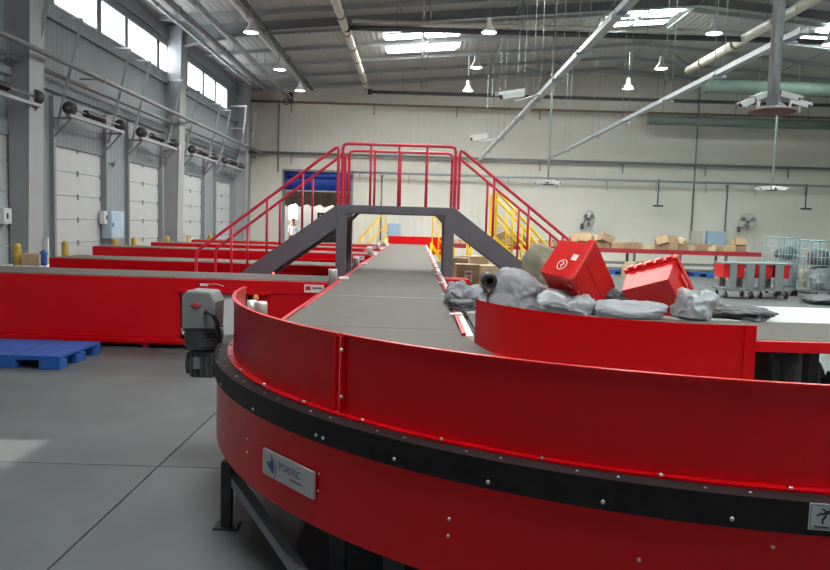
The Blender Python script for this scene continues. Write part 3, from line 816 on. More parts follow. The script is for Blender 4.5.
def bag_mesh(seed, s, rough=.16, flat=.42, sub=5, neck=None):
    bm = bmesh.new(); bmesh.ops.create_icosphere(bm, subdivisions=sub, radius=1.0)
    off = Vector((seed * 7.3, seed * 3.1, seed * 1.7))
    for v in bm.verts:
        p = v.co.copy()
        w_ = p + Vector((noise.noise(p * 1.5 + off), noise.noise(p * 1.5 + off * 1.3 + Vector((9, 0, 0))), noise.noise(p * 1.5 + off * .7))) * .45
        def rg(f): return (1 - min(1, abs(noise.noise(w_ * f + off)) * 3.2)) ** 1.6
        d = noise.noise(p * 1.1 + off) * rough * 1.7 + (rg(1.5) - .4) * rough * .55 + (rg(3.2) - .4) * rough * .2 + (rg(7.5) - .4) * rough * .06
        e = 3.0; q = (abs(p.x) ** e + abs(p.y) ** e + abs(p.z) ** e) ** (1 / e)
        p = p / q * (1 + d)
        if p.z < -flat: p.z = -flat + (p.z + flat) * .06
        p.z += flat
        v.co = Vector((p.x * s[0], p.y * s[1], p.z * s[2]))
    zmin = min(v.co.z for v in bm.verts)
    for v in bm.verts: v.co.z -= zmin
    return bm
def sack(label, seed, size, loc, rot, m, rough=.16, flat=.42, neck=None, group=None, cat='sack', name='mail_sack'):
    o = thing(name, label, cat, (0, 0, 0), group)
    bm = bag_mesh(seed, size, rough, flat)
    me = bpy.data.meshes.new('body'); bm.to_mesh(me); bm.free(); me.materials.append(m)
    for p in me.polygons: p.use_smooth = True
    b = bpy.data.objects.new('body', me); COL.objects.link(b); b.parent = o; WL[b] = Vector()
    if neck:
        d = Vector(neck).normalized(); c = Vector((d.x * size[0], d.y * size[1], (d.z + flat) * size[2])) * .93
        g = MB(); a = d.orthogonal().normalized(); bb = d.cross(a); n = 18; vs = []; fs = []
        prof = [(.075, -.04), (.035, .02), (.03, .035), (.05, .07), (.075, .12)]
        for r, h in prof:
            for i in range(n):
                t = 2 * math.pi * i / n; rr = r * (1 + .22 * math.sin(5 * t + seed))
                vs.append(c + d * h + (a * math.cos(t) + bb * math.sin(t)) * rr)
        for k in range(len(prof) - 1): fs += [(k * n + i, k * n + (i + 1) % n, (k + 1) * n + (i + 1) % n, (k + 1) * n + i) for i in range(n)]
        g.add(vs, fs, True); g.build('gathered_neck', m, o)
        MB().tube([c + d * .027 + (a * math.cos(t) + bb * math.sin(t)) * .038 for t in (2 * math.pi * i / 12 for i in range(12))], .006, 6, True).build('tie', M['black'], o)
    o.location = loc; o.rotation_euler = rot
    return o
def P(px, py, y, z=None):
    p = aty(px, py, y)
    if z is not None: p.z = z
    return p
TOP = TZ + .002
g_ = 'sacks on the sorting table'
sack('small grey sack lying closest to the main belt', 1, (.105, .16, .125), P(458, 300, 6.35, TOP), (0, 0, .2), M['baggrey'], .24, .5, None, g_)
sack('pale grey sack in front beside the main belt edge', 2, (.12, .2, .12), P(475, 300, 6.2, TOP), (0, .1, .5), M['bagpale'], .2, .5, None, g_)
sack('bulky mid grey sack with creases, behind the curved inner guard', 3, (.235, .26, .215), P(515, 290, 6.2, TOP), (0, .20, -.2), M['baggrey'], .17, .5, None, g_)
sack('large olive canvas sack leaning behind the left red crate', 4, (.25, .22, .30), P(554, 275, 6.72, TOP), (0, -.12, .1), M['bagolive'], .17, .75, (.55, -.3, .85), g_)
sack('silver film bag crumpled below the left red crate', 5, (.21, .14, .115), P(563, 305, 5.88, TOP), (0, 0, .1), M['bagsilver'], .26, .5, None, g_)
sack('flat grey sack lying below the right red crate', 6, (.30, .14, .085), P(628, 308, 5.85, TOP), (0, 0, -.06), M['bagpale'], .15, .5, None, g_)
sack('shiny silver bag standing right of the red crates', 7, (.145, .14, .145), P(693, 305, 5.88, TOP), (0, .1, .3), M['bagsilver'], .24, .6, None, g_)
sack('flat black sack spread on the white back plate', 8, (.24, .22, .055), P(737, 315, 6.05, TOP), (0, 0, -.15), M['bagdark'], .3, .4, None, g_)
sack('black sack wedged between the silver bag and the belt', 9, (.13, .12, .06), P(712, 312, 6.25, TOP), (0, 0, .3), M['bagdark'], .3, .4, None, g_)
sack('dark brown sack stuffed between the two red crates', 10, (.10, .14, .13), P(612, 296, 6.25, TOP), (0, 0, 0), M['bagdark'], .2, .5, None, g_)
sack('dark grey sack beneath the small sacks at the belt edge', 12, (.10, .10, .06), P(462, 309, 5.98, TOP), (0, 0, 0), M['bagdark'], .2, .5, None, g_)
# black roll poking out between the sacks
rl = thing('fabric_roll', 'black rolled fabric with open round end between the grey sacks', 'roll', P(490, 281, 5.98))
c_ = WL[rl]
MB().lathe([(.03, 0), (.055, -.005), (.065, .02), (.065, .26), (.055, .28), (0, .28)], c_, 18, 'Y').build('body', M['black'], rl)
MB().lathe([(.03, .0), (.028, .1), (0, .1)], c_, 16, 'Y').build('hollow', M['black'], rl)

def tote(label, loc, rot, marks, L=.56):
    o = thing('plastic_crate', label, 'crate', (0, 0, 0), 'red crates on the sorting table')
    W, H, tp = .38, .33, .93
    def ring(l, w, z): return [Vector((x * l / 2, y * w / 2, z)) for x, y in ((-1, -1), (1, -1), (1, 1), (-1, 1))]
    g = MB(); rs = [ring(L * tp, W * tp, 0), ring(L, W, H), ring(L - .012, W - .012, H), ring(L * tp - .012, W * tp - .012, .01)]
    v = [p for r in rs for p in r]; f = []
    for k in range(3): f += [(k * 4 + i, k * 4 + (i + 1) % 4, k * 4 + 4 + (i + 1) % 4, k * 4 + 4 + i) for i in range(4)]
    f += [(3, 2, 1, 0), (12, 13, 14, 15)]
    g.add(v, f); g.build('shell', M['redtote'], o, bevel=.006)
    e = .018; g = MB()
    g.bx(-L / 2 - e, L / 2 + e, -W / 2 - e, -W / 2 + .002, H - .055, H + .004).bx(-L / 2 - e, L / 2 + e, W / 2 - .002, W / 2 + e, H - .055, H + .004)
    g.bx(-L / 2 - e, -L / 2 + .002, -W / 2 + .002, W / 2 - .002, H - .055, H + .004).bx(L / 2 - .002, L / 2 + e, -W / 2 + .002, W / 2 - .002, H - .055, H + .004)
    g.build('rim', M['redtote'], o, bevel=.004)
    for s in (-1, 1):
        for k in range(5):
            x = (-.4 + .2 * k) * L
            MB().bx(x - .028, x + .028, s * (W / 2 + e + .006) - .012, s * (W / 2 + e + .006) + .012, H - .05, H - .012).build('rim_rib', M['redtote'], o, bevel=.003)
    for s in ((1,) if marks else (-1, 1)):
        MB().bx(s * (L / 2 + .004) - .012, s * (L / 2 + .004) + .012, -.07, .07, H - .13, H - .07).build('handle', M['redtote'], o, bevel=.005)
    for s in (1, -1):                # two lid leaves closed over the top
        MB().bx(-L / 2, L / 2, min(0, s * W / 2) + .003, max(0, s * W / 2) - .003, H - .002, H + .008).build('lid_leaf', M['redtote'], o, bevel=.003)
    if marks:
        yy = -W * tp / 2 - .010
        def sp(x, z): return Vector((-L / 2 * (tp + (1 - tp) * z / H) - .002, -x, z))
        c = Vector((.07, 0, .16))
        MB().tube([sp(c.x + .05 * math.cos(t), c.z + .04 * math.sin(t)) for t in (2 * math.pi * i / 24 for i in range(24))], .004, 6, True).build('round_emblem', M['paper'], o)
        MB().tube([sp(c.x - .03, c.z - .008), sp(c.x - .01, c.z + .015), sp(c.x + .01, c.z - .01), sp(c.x + .03, c.z + .01)], .005, 6).build('emblem_mark', M['paper'], o)
        q = sp(-.02, .235); MB().box(q, (.003, .06, .05)).build('paper_label', M['paper'], o)
    o.location = loc; o.rotation_euler = rot
    return o
def frame(ex, ey):
    ex = Vector(ex).normalized(); ey = Vector(ey); ey = (ey - ex * ey.dot(ex)).normalized(); ez = ex.cross(ey)
    return Matrix((ex, ey, ez)).transposed()
F1 = frame((.47, .60, -.65), (.511, .39, .765))
tote('red plastic crate with white round emblem, tipped over beside the olive sack', aty(594, 283, 5.97) - F1 @ Vector((0, 0, .33)), F1.to_euler(), True, .58)
F2 = frame((.33, -.27, .136), (.126, .136, -.31))
tote('red plastic crate tilted with ribbed rim upward, right of the emblem crate', aty(653, 302, 6.0), F2.to_euler(), False, .44)
# things on the floor under the table
sack('dusty dark sack on the floor under the sorting table', 14, (.22, .22, .42), P(790, 375, 5.9, 0), (0, 0, .3), M['baggrey'], .2, .5, None, 'sacks under the table')
sack('black sack on the floor left of the table leg', 15, (.17, .2, .44), P(757, 375, 5.75, 0), (0, 0, .3), M['bagdark'], .2, .5, None, 'sacks under the table')
sack('black sack on the floor right of the table leg', 16, (.2, .2, .42), P(848, 375, 5.75, 0), (0, 0, .8), M['bagdark'], .2, .5, None, 'sacks under the table')

# ================================================================ PALLETS
def pallet(label, x0, x1, y0, y1, h=.14):
    o = thing('plastic_pallet', label, 'pallet', ((x0 + x1) / 2, (y0 + y1) / 2, 0), 'blue plastic pallets')
    n = 7; w = (x1 - x0) / n
    for k in range(n): MB().bx(x0 + k * w + .004, x0 + (k + 1) * w - .004, y0, y1, h - .03, h).build('deck_board', M['blue'], o, bevel=.004)
    for yy in (y0, (y0 + y1) / 2 - .05, y1 - .1): MB().bx(x0 + .001, x1 - .001, yy + .001, yy + .099, h - .045, h - .03).build('stringer', M['blue'], o)
    for xx in (x0, (x0 + x1) / 2 - .15, x1 - .22):
        ww = .3 if xx not in (x0, x1 - .22) else .22
        for yy, d in ((y0, .16), ((y0 + y1) / 2 - .1, .2), (y1 - .16, .16)):
            MB().bx(xx, xx + ww, yy, yy + d, .0, h - .045).build('block', M['blue'], o, bevel=.006)
    return o
pallet('blue plastic pallet lying on the floor by the nearest feeder conveyor', -4.86, -3.64, 7.32, 8.28)

# ================================================================ FAR RIGHT: box conveyor, boxes, carts, cages
FCY = 26.6
fx0, fx1 = aty(446, 248, FCY).x, aty(762, 250, FCY).x
fc = thing('box_conveyor', 'long red-railed conveyor heaped with cardboard boxes along the far wall', 'conveyor', ((fx0 + fx1) / 2, FCY + .5, 0))
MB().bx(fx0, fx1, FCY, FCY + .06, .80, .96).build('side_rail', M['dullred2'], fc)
MB().bx(fx0, fx1, FCY + 1.1, FCY + 1.16, .80, .96).build('side_rail', M['redrail'], fc)
MB().bx(fx0, fx1, FCY + .06, FCY + 1.1, .84, .88).build('belt', M['belt'], fc)
MB().bx(fx0, fx1, FCY + .1, FCY + .16, .38, .48).build('lower_rail', M['bridge'], fc)
k = fx0 + .2
while k < fx1:
    for yy in (FCY + .1, FCY + 1.0): MB().bx(k - .04, k + .04, yy - .04, yy + .04, 0, .80).build('leg', M['bridge'], fc)
    k += 1.7
protos = [make_box('cardboard_box', .42, .32, .28, M['card'], 'x'), make_box('cardboard_box', .34, .3, .22, M['card2'], 'x'), make_box('cardboard_box', .5, .36, .3, M['card3'], 'x')]
used = [False] * 3
LABB = ['mid brown cardboard box in the heap on the far conveyor', 'light tan cardboard box in the heap on the far conveyor', 'dark brown cardboard box in the heap on the far conveyor']
random.seed(11)
def drop(i, loc, rot, lab, grp):
    if not used[i]:
        b = protos[i]; used[i] = True; b.location = loc; b.rotation_euler = rot; b['label'] = lab; b['group'] = grp
    else: b = dup(protos[i], loc, rot, lab, grp)
    return b
xx = fx0 + .3
while xx < fx1 + 1.9:
    for lvl in range(2):
        px_now = 415 + 719 * xx / FCY
        if lvl == 1 and not (575 < px_now < 615 or 660 < px_now < 690 or 738 < px_now < 770 or 505 < px_now < 530): continue
        if xx > fx1 - .3 and lvl == 0: pass
        i = random.randrange(3)
        if xx < fx1 - .2:
            drop(i, (xx + random.uniform(-.05, .05), FCY + .35 + random.uniform(0, .4), .885 + .27 * lvl), (random.uniform(-.12, .12) + (.3 if lvl else 0) * random.choice((-1, 1)), random.uniform(-.1, .1) + .4 * lvl * random.choice((-1, 0, 1)), random.uniform(-.9, .9)), LABB[i], 'boxes on the far conveyor')
    xx += random.uniform(.27, .42)
LABF = ['mid brown cardboard box stacked on the floor before the far conveyor', 'light tan cardboard box stacked on the floor before the far conveyor', 'dark brown cardboard box stacked on the floor before the far conveyor']
for (px, y, lv, i) in ((628, 25.4, 0, 0), (641, 25.5, 0, 1), (652, 25.6, 0, 0), (630, 25.5, 1, 1), (645, 25.6, 1, 0), (655, 25.5, 1, 2), (727, 25.6, 0, 1), (722, 25.8, 0, 0), (516, 25.0, 0, 2), (528, 25.1, 0, 0), (520, 25.0, 1, 1)):
    q = aty(px, 265, y); drop(i, (q.x, y, .302 * lv), (0, 0, random.uniform(-.2, .2)), LABF[i], 'boxes on the floor by the far conveyor')
for px, lab in ((608, 'blue pallet under the far conveyor, left of the stacked boxes'), (706, 'blue pallet under the far conveyor, right of the red crates')):
    q = aty(px, 270, 26.9); pallet(lab, q.x - .6, q.x + .6, 26.45, 27.4, .16)
CNAME = {'cardboard': 'mid brown', 'cardboard_light': 'light tan', 'cardboard_dark': 'dark brown'}
NTH = ['leftmost', 'second', 'third', 'fourth', 'fifth', 'sixth', 'seventh', 'eighth', 'ninth', 'tenth', 'eleventh', 'twelfth']
def relabel(grp, tail, bins):
    bs = sorted((o for o in COL.objects if o.parent is None and o.get('group') == grp), key=lambda o: o.location.x / o.location.y)
    cnt = {}
    for o in bs:
        px = 415 + 719 * o.location.x / o.location.y
        where = [t for a, t in bins if px >= a][-1]
        colr = CNAME[[c for c in o.children if c.name.startswith('body')][0].data.materials[0].name]
        k = cnt.get((where, colr), 0); cnt[(where, colr)] = k + 1
        o['label'] = '%s %s box on the %s, %s' % (NTH[k], colr, tail, where)
relabel('boxes on the far conveyor', 'far conveyor', [(0, 'seen past the yellow stairs'), (525, 'above the olive sack'), (575, 'behind the emblem crate'), (625, 'behind the tilted red crate'), (700, 'near the pale blue cabinet'), (735, 'behind the bin carts')])
relabel('boxes on the floor by the far conveyor', 'floor before the far conveyor', [(0, 'behind the olive sack'), (600, 'between the red crates'), (700, 'left of the bin carts')])
# box stack behind the sacks, right of the main belt
def solo(px, y, z, s, m, lab, rz=0, paper=False): 
    q = aty(px, 270, y); return make_box('cardboard_box', s[0], s[1], s[2], m, lab, None, (q.x, y, z), (0, 0, rz), paper)
solo(468, 12.6, 0, (.62, .5, .55), M['card3'], 'dark brown cardboard box at the bottom of the stack behind the sacks')
solo(467, 12.5, .552, (.40, .36, .40), M['card'], 'cardboard box with a white shipping label behind the sacks', .06, True)
solo(487, 12.9, 0, (.5, .5, .62), M['card'], 'tall cardboard box on the floor right of the labelled box')
solo(488, 12.9, .622, (.38, .36, .30), M['card2'], 'tan cardboard box on top, right of the labelled box', .3)
solo(462, 14.3, 0, (.55, .5, .78), M['card'], 'large cardboard box standing behind the labelled box')
solo(476, 14.6, 0, (.6, .5, .85), M['card2'], 'tall tan cardboard box standing behind the box stack', .2)
solo(459, 14.2, .782, (.4, .36, .2), M['card3'], 'flat dark cardboard box on the large box behind the stack', -.2)
solo(474, 14.5, .852, (.45, .36, .16), M['card'], 'flat cardboard box lying on the tall tan box', .4)

# carts with red bins
CYD = 17.9
def castor(x, y, par, r=.075):
    c = MB().cyl((x - .02, y, r), (x + .02, y, r), r, 14).build('castor_wheel', M['black'], par)
    MB().bx(x - .03, x - .024, y - .03, y + .05, r, r * 2.1).bx(x + .024, x + .03, y - .03, y + .05, r, r * 2.1).bx(x - .03, x + .03, y - .03, y + .05, r * 2.1, r * 2.25).build('castor_fork', M['galv'], c)
def cart(label, px0, px1, y, posts, binpx):
    x0, x1 = aty(px0, 290, y).x, aty(px1, 290, y).x
    o = thing('bin_cart', label, 'cart', ((x0 + x1) / 2, y + .3, 0), 'grey carts with red bins')
    MB().bx(x0, x1, y, y + .7, .20, .26).build('base', M['cartpost'], o, bevel=.006)
    MB().bx(x0, x1, y, y + .7, .86, .90).build('top_shelf', M['cartpost'], o, bevel=.006)
    for p, w in posts:
        xc = aty(p, 280, y).x; MB().bx(xc - w / 2, xc + w / 2, y - .01, y + .05, .26, .86).build('post', M['cartpost'], o)
        MB().bx(xc - w / 2, xc + w / 2, y + .62, y + .68, .26, .86).build('post', M['cartpost'], o)
    for xx in (x0 + .1, x1 - .1):
        for yy in (y + .08, y + .62): castor(xx, yy, o, .09)
    for a, b in binpx:
        xa, xb = aty(a, 275, y).x, aty(b, 275, y).x
        tt = MB().prism_y([(xa + .02, .52), (xb - .02, .52), (xb, .855), (xa, .855)], y + .06, y + .6).build('bin', M['redtote'], o, bevel=.01)
        MB().bx(xa - .006, xb + .006, y + .045, y + .615, .80, .855).build('bin_rim', M['redtote'], tt)
    return o
cart('grey cart with red bin, left one of the pair by the wire cages', 723, 757, CYD, ((733, .16), (750, .2)), ((724, 746),))
cart('grey cart with two red bins, right one of the pair beside the wire cage', 758, 792, CYD + .2, ((762, .14), (779, .2)), ((756, 774), (783, 791)))
def cage(label, px0, px1, y, ztop, m, seed):
    x0, x1 = aty(px0, 270, y).x, aty(px1, 270, y).x
    o = thing('roll_cage', label, 'roll cage', ((x0 + x1) / 2, y + .35, 0), 'wire roll cages')
    MB().bx(x0, x1, y, y + .8, .17, .22).build('base', M['cartpost'], o)
    for yy in (y, y + .8):
        rail([(x0, yy, .2), (x0, yy, ztop), (x1, yy, ztop), (x1, yy, .2)], 'frame', .02, 'cage', o)
        for k in range(1, 6): MB().cyl((x0, yy, .22 + (ztop - .22) * k / 6), (x1, yy, .22 + (ztop - .22) * k / 6), .009, 6).build('wire', M['cage'], o)
        for k in range(1, 7): MB().cyl((x0 + (x1 - x0) * k / 7, yy, .22), (x0 + (x1 - x0) * k / 7, yy, ztop), .007, 6).build('wire', M['cage'], o)
    for xx in (x0, x1):
        for k in range(1, 6): MB().cyl((xx, y, .22 + (ztop - .22) * k / 6), (xx, y + .8, .22 + (ztop - .22) * k / 6), .009, 6).build('wire', M['cage'], o)
    for xx in (x0 + .08, x1 - .08):
        for yy in (y + .08, y + .72): castor(xx, yy, o, .075)
cage('wire roll cage holding a dark round sack, behind the right bin cart', 778, 798, 19.2, 1.55, 'cage', 1)
cage('large wire roll cage packed with sacks at the right edge', 809, 836, 18.6, 1.5, 'cage', 2)
sack('dark blue grey sack on top inside the left wire cage', 21, (.26, .22, .22), P(787, 250, 19.6, 1.0), (0, 0, .2), M['bagdark'], .15, .6, None, 'sacks in the cages')
sack('pale sack at the bottom of the left wire cage', 22, (.24, .26, .5), P(788, 270, 19.6, .225), (0, 0, .2), M['bagpale'], .15, .6, None, 'sacks in the cages')
sack('grey sack standing on the floor between the wire cages', 23, (.3, .3, .42), P(803, 270, 20.6, 0), (0, 0, .2), M['bagolive'], .15, .6, None)
sack('lower blue grey sack inside the right wire cage', 24, (.34, .3, .38), P(823, 270, 19.0, .225), (0, 0, .2), M['baggrey'], .15, .6, None, 'sacks in the cages')
sack('upper dark sack inside the right wire cage', 25, (.32, .28, .26), P(822, 255, 19.0, .86), (0, 0, .7), M['bagdark'], .15, .6, None, 'sacks in the cages')
sack('dark blue heap of sacking on the floor below the right cage', 26, (.5, .4, .14), P(828, 300, 17.2, 0), (0, 0, .1), M['bagdark'], .2, .4, None)

# ================================================================ BOLLARDS AND LEFT WALL FITTINGS
bol = None
for i, (px, yy) in enumerate(((17, 12.45), (65, 14.25), (115, 16.75), (134, 17.9), (167, 20.3), (187, 22.1), (210, 24.6))):
    q = aty(px, 250, yy)
    lab = ['yellow bollard behind the blue drums, nearest the camera', 'yellow bollard with dark lower half before the first full door', 'yellow bollard below the pale blue wall cabinet',
           'yellow bollard just right of the pale blue wall cabinet', 'yellow bollard before the second column', 'yellow bollard right of the second column', 'farthest yellow bollard, next to the stair rail'][i]
    if bol is None:
        bol = thing('bollard', lab, 'bollard', (q.x, yy, 0), 'yellow bollards along the dock doors')
        MB().lathe([(.066, .62), (.066, 1.02), (.055, 1.07), (.0, 1.085)], (q.x, yy, 0), 16).build('yellow_top', M['ochre'], bol)
        MB().lathe([(.066, 0), (.066, .62)], (q.x, yy, 0), 16).build('dark_base', M['rust'], bol)
        MB().bx(q.x - .11, q.x + .11, yy - .11, yy + .11, 0, .012).build('base_plate', M['ochre'], bol)
    else: dup(bol, (q.x, yy, 0), None, lab)
def wallbox(name, label, px0, px1, py0, py1, X, m, cat='cabinet', depth=.22):
    r0 = ray(px0, py0); t0 = X / r0.x; r1 = ray(px1, py1); t1 = X / r1.x
    y0, y1 = r0.y * t0, r1.y * t1; z1 = EYE + r0.z * t0; z0 = EYE + r1.z * t1
    o = thing(name, label, cat, (X - depth / 2, (y0 + y1) / 2, min(z0, z1)))
    MB().bx(XL + .001, X, y0, y1, min(z0, z1), max(z0, z1)).build('body', m, o, bevel=.006)
    MB().bx(X, X + .012, y0 + .02, y1 - .02, min(z0, z1) + .02, max(z0, z1) - .02).build('door', m, o, bevel=.004)
    MB().bx(X + .012, X + .03, y0 + .06, y0 + .09, (z0 + z1) / 2 - .05, (z0 + z1) / 2 + .05).build('handle', M['motor'], o)
    return o
wallbox('electric_cabinet', 'pale blue electric cabinet on the left wall between two dock doors', 111, 124, 211, 238, XL + .22, M['bluebox'])
wallbox('switch_box', 'small white switch box on the left wall near the frame edge', 4, 12, 208, 224, XL + .12, M['white'], 'switch box')
wallbox('switch_box', 'small white switch box beside the pale blue cabinet', 104.5, 109.5, 211, 224, XL + .12, M['white'], 'switch box')
# pipes along the left wall
def wire(name, label, cat, p0, p1, r, m, group=None, hangers=0, hz=None, hx=None, n=10):
    o = thing(name, label, cat, (Vector(p0) + Vector(p1)) / 2, group)
    MB().cyl(p0, p1, r, n).build('tube', m, o)
    for k in range(hangers):
        p = Vector(p0).lerp(Vector(p1), (k + .5) / hangers)
        if hx is not None: MB().bar((p.x, p.y, p.z), (hx, p.y, p.z), .03, .03).build('bracket', M['steel'], o)
        elif hz: MB().cyl(p, (p.x, p.y, hz(p.x) - .01), .008, 6).build('hanger_rod', M['steel'], o)
        MB().cyl(p - Vector((0, .03, 0)) if abs(p1[1] - p0[1]) > 1 else p - Vector((.03, 0, 0)), p + Vector((0, .03, 0)) if abs(p1[1] - p0[1]) > 1 else p + Vector((.03, 0, 0)), r * 1.25, n).build('clamp', M['rust'], o)
    return o
wire('wall_pipe', 'upper grey pipe running along the left wall below the windows', 'pipe', (-6.82, 6, 4.5), (-6.82, YF - .1, 4.5), .05, M['pipe'], 'pipes on the left wall', 4, hx=XL + .08)
wire('wall_pipe', 'lower grey pipe along the left wall, just above the door springs', 'pipe', (XL + .20, 6, 4.34), (XL + .20, YF - .1, 4.34), .045, M['pipe'], 'pipes on the left wall', 4, hx=XL + .08)
# door track stays: long slanted struts from the door heads up to the window sills
for i, d in enumerate(DOORS[2:]):
    o = thing('track_stay', ['slanted steel track stay at the left frame edge', 'pair of slanted track stays over the first full dock door', 'pair of slanted track stays over the door right of the blue cabinet', 'pair of slanted track stays over the third full dock door', 'pair of slanted track stays over the farthest dock door'][i], 'steel stay', (XL + .3, d + 1, 3.4), 'slanted track stays above the dock doors')
    for yy in (d - .05, d + DW + .05):
        MB().bar((XL + .12, yy, 3.3), (XL + .52, yy + .30, 5.55), .035, .05).build('strut', M['steel'], o)
        MB().bar((XL, yy + .30, 5.55), (XL + .54, yy + .30, 5.55), .035, .035).build('top_arm', M['galv'], o)
        MB().bar((XL, yy + .1, 4.0), (XL + .25, yy + .1, 4.0), .03, .03).build('mid_arm', M['steel'], o)
# two pale angle brackets near the far corner
for k, yy in enumerate((28.6, 30.2)):
    o = thing('angle_bracket', ['pale bent angle bracket just right of the last clerestory window', 'pale bent angle bracket in the far left corner'][k], 'bracket', (XL + .3, yy, 5.0))
    MB().bx(XL, XL + .62, yy - .03, yy + .03, 6.0, 6.06).build('arm', M['white'], o)
    MB().bar((XL + .60, yy, 6.0), (XL + .48, yy, 5.0), .06, .05).build('strut', M['white'], o)
    MB().bx(XL, XL + .5, yy - .025, yy + .025, 5.15, 5.19).build('arm', M['white'], o)
# small dome sensors on the left wall
o = thing('wall_camera', 'small grey camera on the left wall above the blue cabinet', 'camera', (XL + .1, 17.3, 2.85))
MB().bx(XL, XL + .14, 17.28, 17.32, 2.83, 2.86).build('arm', M['steel'], o)
MB().cyl((XL + .14, 17.22, 2.80), (XL + .14, 17.42, 2.9), .04, 12).build('body', M['motorlight'], o)

# ================================================================ FAR WALL FITTINGS
def hpipe(name, label, pxa, pya, pxb, pyb, y, r, m, cat='pipe', br_=0, group='pipes on the far wall'):
    a, b = aty(pxa, pya, y), aty(pxb, pyb, y); z = (a.z + b.z) / 2
    o = thing(name, label, cat, ((a.x + b.x) / 2, y, z), group)
    MB().cyl((a.x, y, z), (b.x, y, z), r, 10).build('tube', m, o)
    for k in range(br_):
        xx = a.x + (b.x - a.x) * (k + .5) / br_
        MB().bx(xx - .03, xx + .03, y, YF, z - .03, z + .03).bx(xx - .025, xx + .025, y - .02, y + .02, z - .45, z).build('bracket', m, o)
    return o
hpipe('wall_pipe', 'thin brown pipe high on the far wall under the roof', 250, 100, 830, 119, 31.8, .05, M['rust'], br_=7)
hpipe('wall_pipe', 'grey pipe across the middle of the far wall', 250, 151, 830, 170, 31.75, .06, M['pipe'], br_=7)
hpipe('cable_tray', 'thin bluish cable tray low on the far wall', 335, 171, 830, 187, 31.5, .05, M['galv'], 'cable tray', br_=10)
for px, a, b, lab in ((701, 75, 233, 'thin vertical conduit on the far wall left of the pale blue box'), (728, 185, 245, 'thin vertical conduit right of the pale blue box'), (382, 175, 240, 'thin vertical conduit above the main belt end'), (279, 100, 172, 'thin vertical conduit above the loading doorway'), (547, 172, 178, 'short conduit')):
    if b - a < 10: continue
    p, q = aty(px, a, 31.9), aty(px, b, 31.9)
    o = thing('wall_conduit', lab, 'conduit', (p.x, 31.9, q.z), 'vertical conduits on the far wall')
    MB().cyl((p.x, 31.92, p.z), (p.x, 31.92, max(q.z, .05)), .035, 8).build('tube', M['pipe'], o)
    MB().bx(p.x - .06, p.x + .06, 31.9, 32, p.z - .1, p.z).build('box', M['pipe'], o)
def fwbox(name, label, px0, px1, py0, py1, m, d=.25, cat='cabinet'):
    a, b = aty(px0, py0, YF - d), aty(px1, py1, YF - d)
    o = thing(name, label, cat, ((a.x + b.x) / 2, YF - d / 2, b.z))
    MB().bx(a.x, b.x, YF - d, YF - .001, b.z, a.z).build('body', m, o, bevel=.01)
    MB().bx(a.x + .04, (a.x + b.x) / 2 - .01, YF - d - .015, YF - d, b.z + .04, a.z - .04).build('door', m, o)
    MB().bx((a.x + b.x) / 2 + .01, b.x - .04, YF - d - .015, YF - d, b.z + .04, a.z - .04).build('door', m, o)
fwbox('electric_cabinet', 'pale blue electric cabinet on the far wall above the red crates', 708, 725, 231, 247, M['bluebox'])
fwbox('electric_cabinet', 'small beige electric box on the far wall left of the blue cabinet', 691, 702, 231, 244, M['duct'], .18)
fwbox('electric_cabinet', 'pale blue electric cabinet on the far wall behind the main belt end', 388, 400, 223, 237, M['bluebox'])
def fan(px, py, label, turn):
    c = aty(px, py, 31.45)
    o = thing('wall_fan', label, 'fan', c, 'round wall fans')
    R = .37; rot = Matrix.Rotation(turn, 3, 'Z')
    def T(p): return c + rot @ Vector(p)
    g = MB()
    for rr, yy in ((R, 0), (R * .97, -.05), (R * .75, -.085), (R * .5, -.1), (R * .25, -.11)):
        g.tube([T((rr * math.cos(t), yy, rr * math.sin(t))) for t in (2 * math.pi * i / 28 for i in range(28))], .007, 5, True)
    for k in range(20):
        t = 2 * math.pi * k / 20
        g.tube([T((.05 * math.cos(t), -.115, .05 * math.sin(t))), T((R * .6 * math.cos(t), -.1, R * .6 * math.sin(t))), T((R * math.cos(t), -.02, R * math.sin(t)))], .0045, 4)
    g.build('guard_cage', M['galv'], o)
    for k in range(3):
        t0 = 2 * math.pi * k / 3 + .5
        vs = []
        for (r, dt, yy) in ((.06, -.3, -.03), (.3, -.38, -.05), (.33, .1, -.02), (.28, .42, .0), (.06, .3, -.01)):
            vs.append(T((r * math.cos(t0 + dt), yy, r * math.sin(t0 + dt))))
        n = len(vs); th = rot @ Vector((0, .012, 0))
        g = MB().add(vs + [v + th for v in vs], [tuple(range(n)), tuple(range(2 * n - 1, n - 1, -1))] + [(i, (i + 1) % n, n + (i + 1) % n, n + i) for i in range(n)])
        g.build('blade', M['bridge'], o)
    MB().cyl(T((0, -.08, 0)), T((0, .18, 0)), .07, 14).build('motor_housing', M['bridge'], o)
    MB().tube([T((0, .14, 0)), T((-.1, .2, -.2)), (c.x - .15, YF - .05, c.z - .32)], .03, 8).build('arm', M['bridge'], o)
    MB().bx(c.x - .22, c.x - .08, YF - .05, YF - .001, c.z - .45, c.z - .2).build('wall_plate', M['bridge'], o)
fan(588.5, 219, 'left round wall fan on the far wall behind the left red crate', .6)
fan(748, 222, 'right round wall fan on the far wall above the bin carts', -.3)
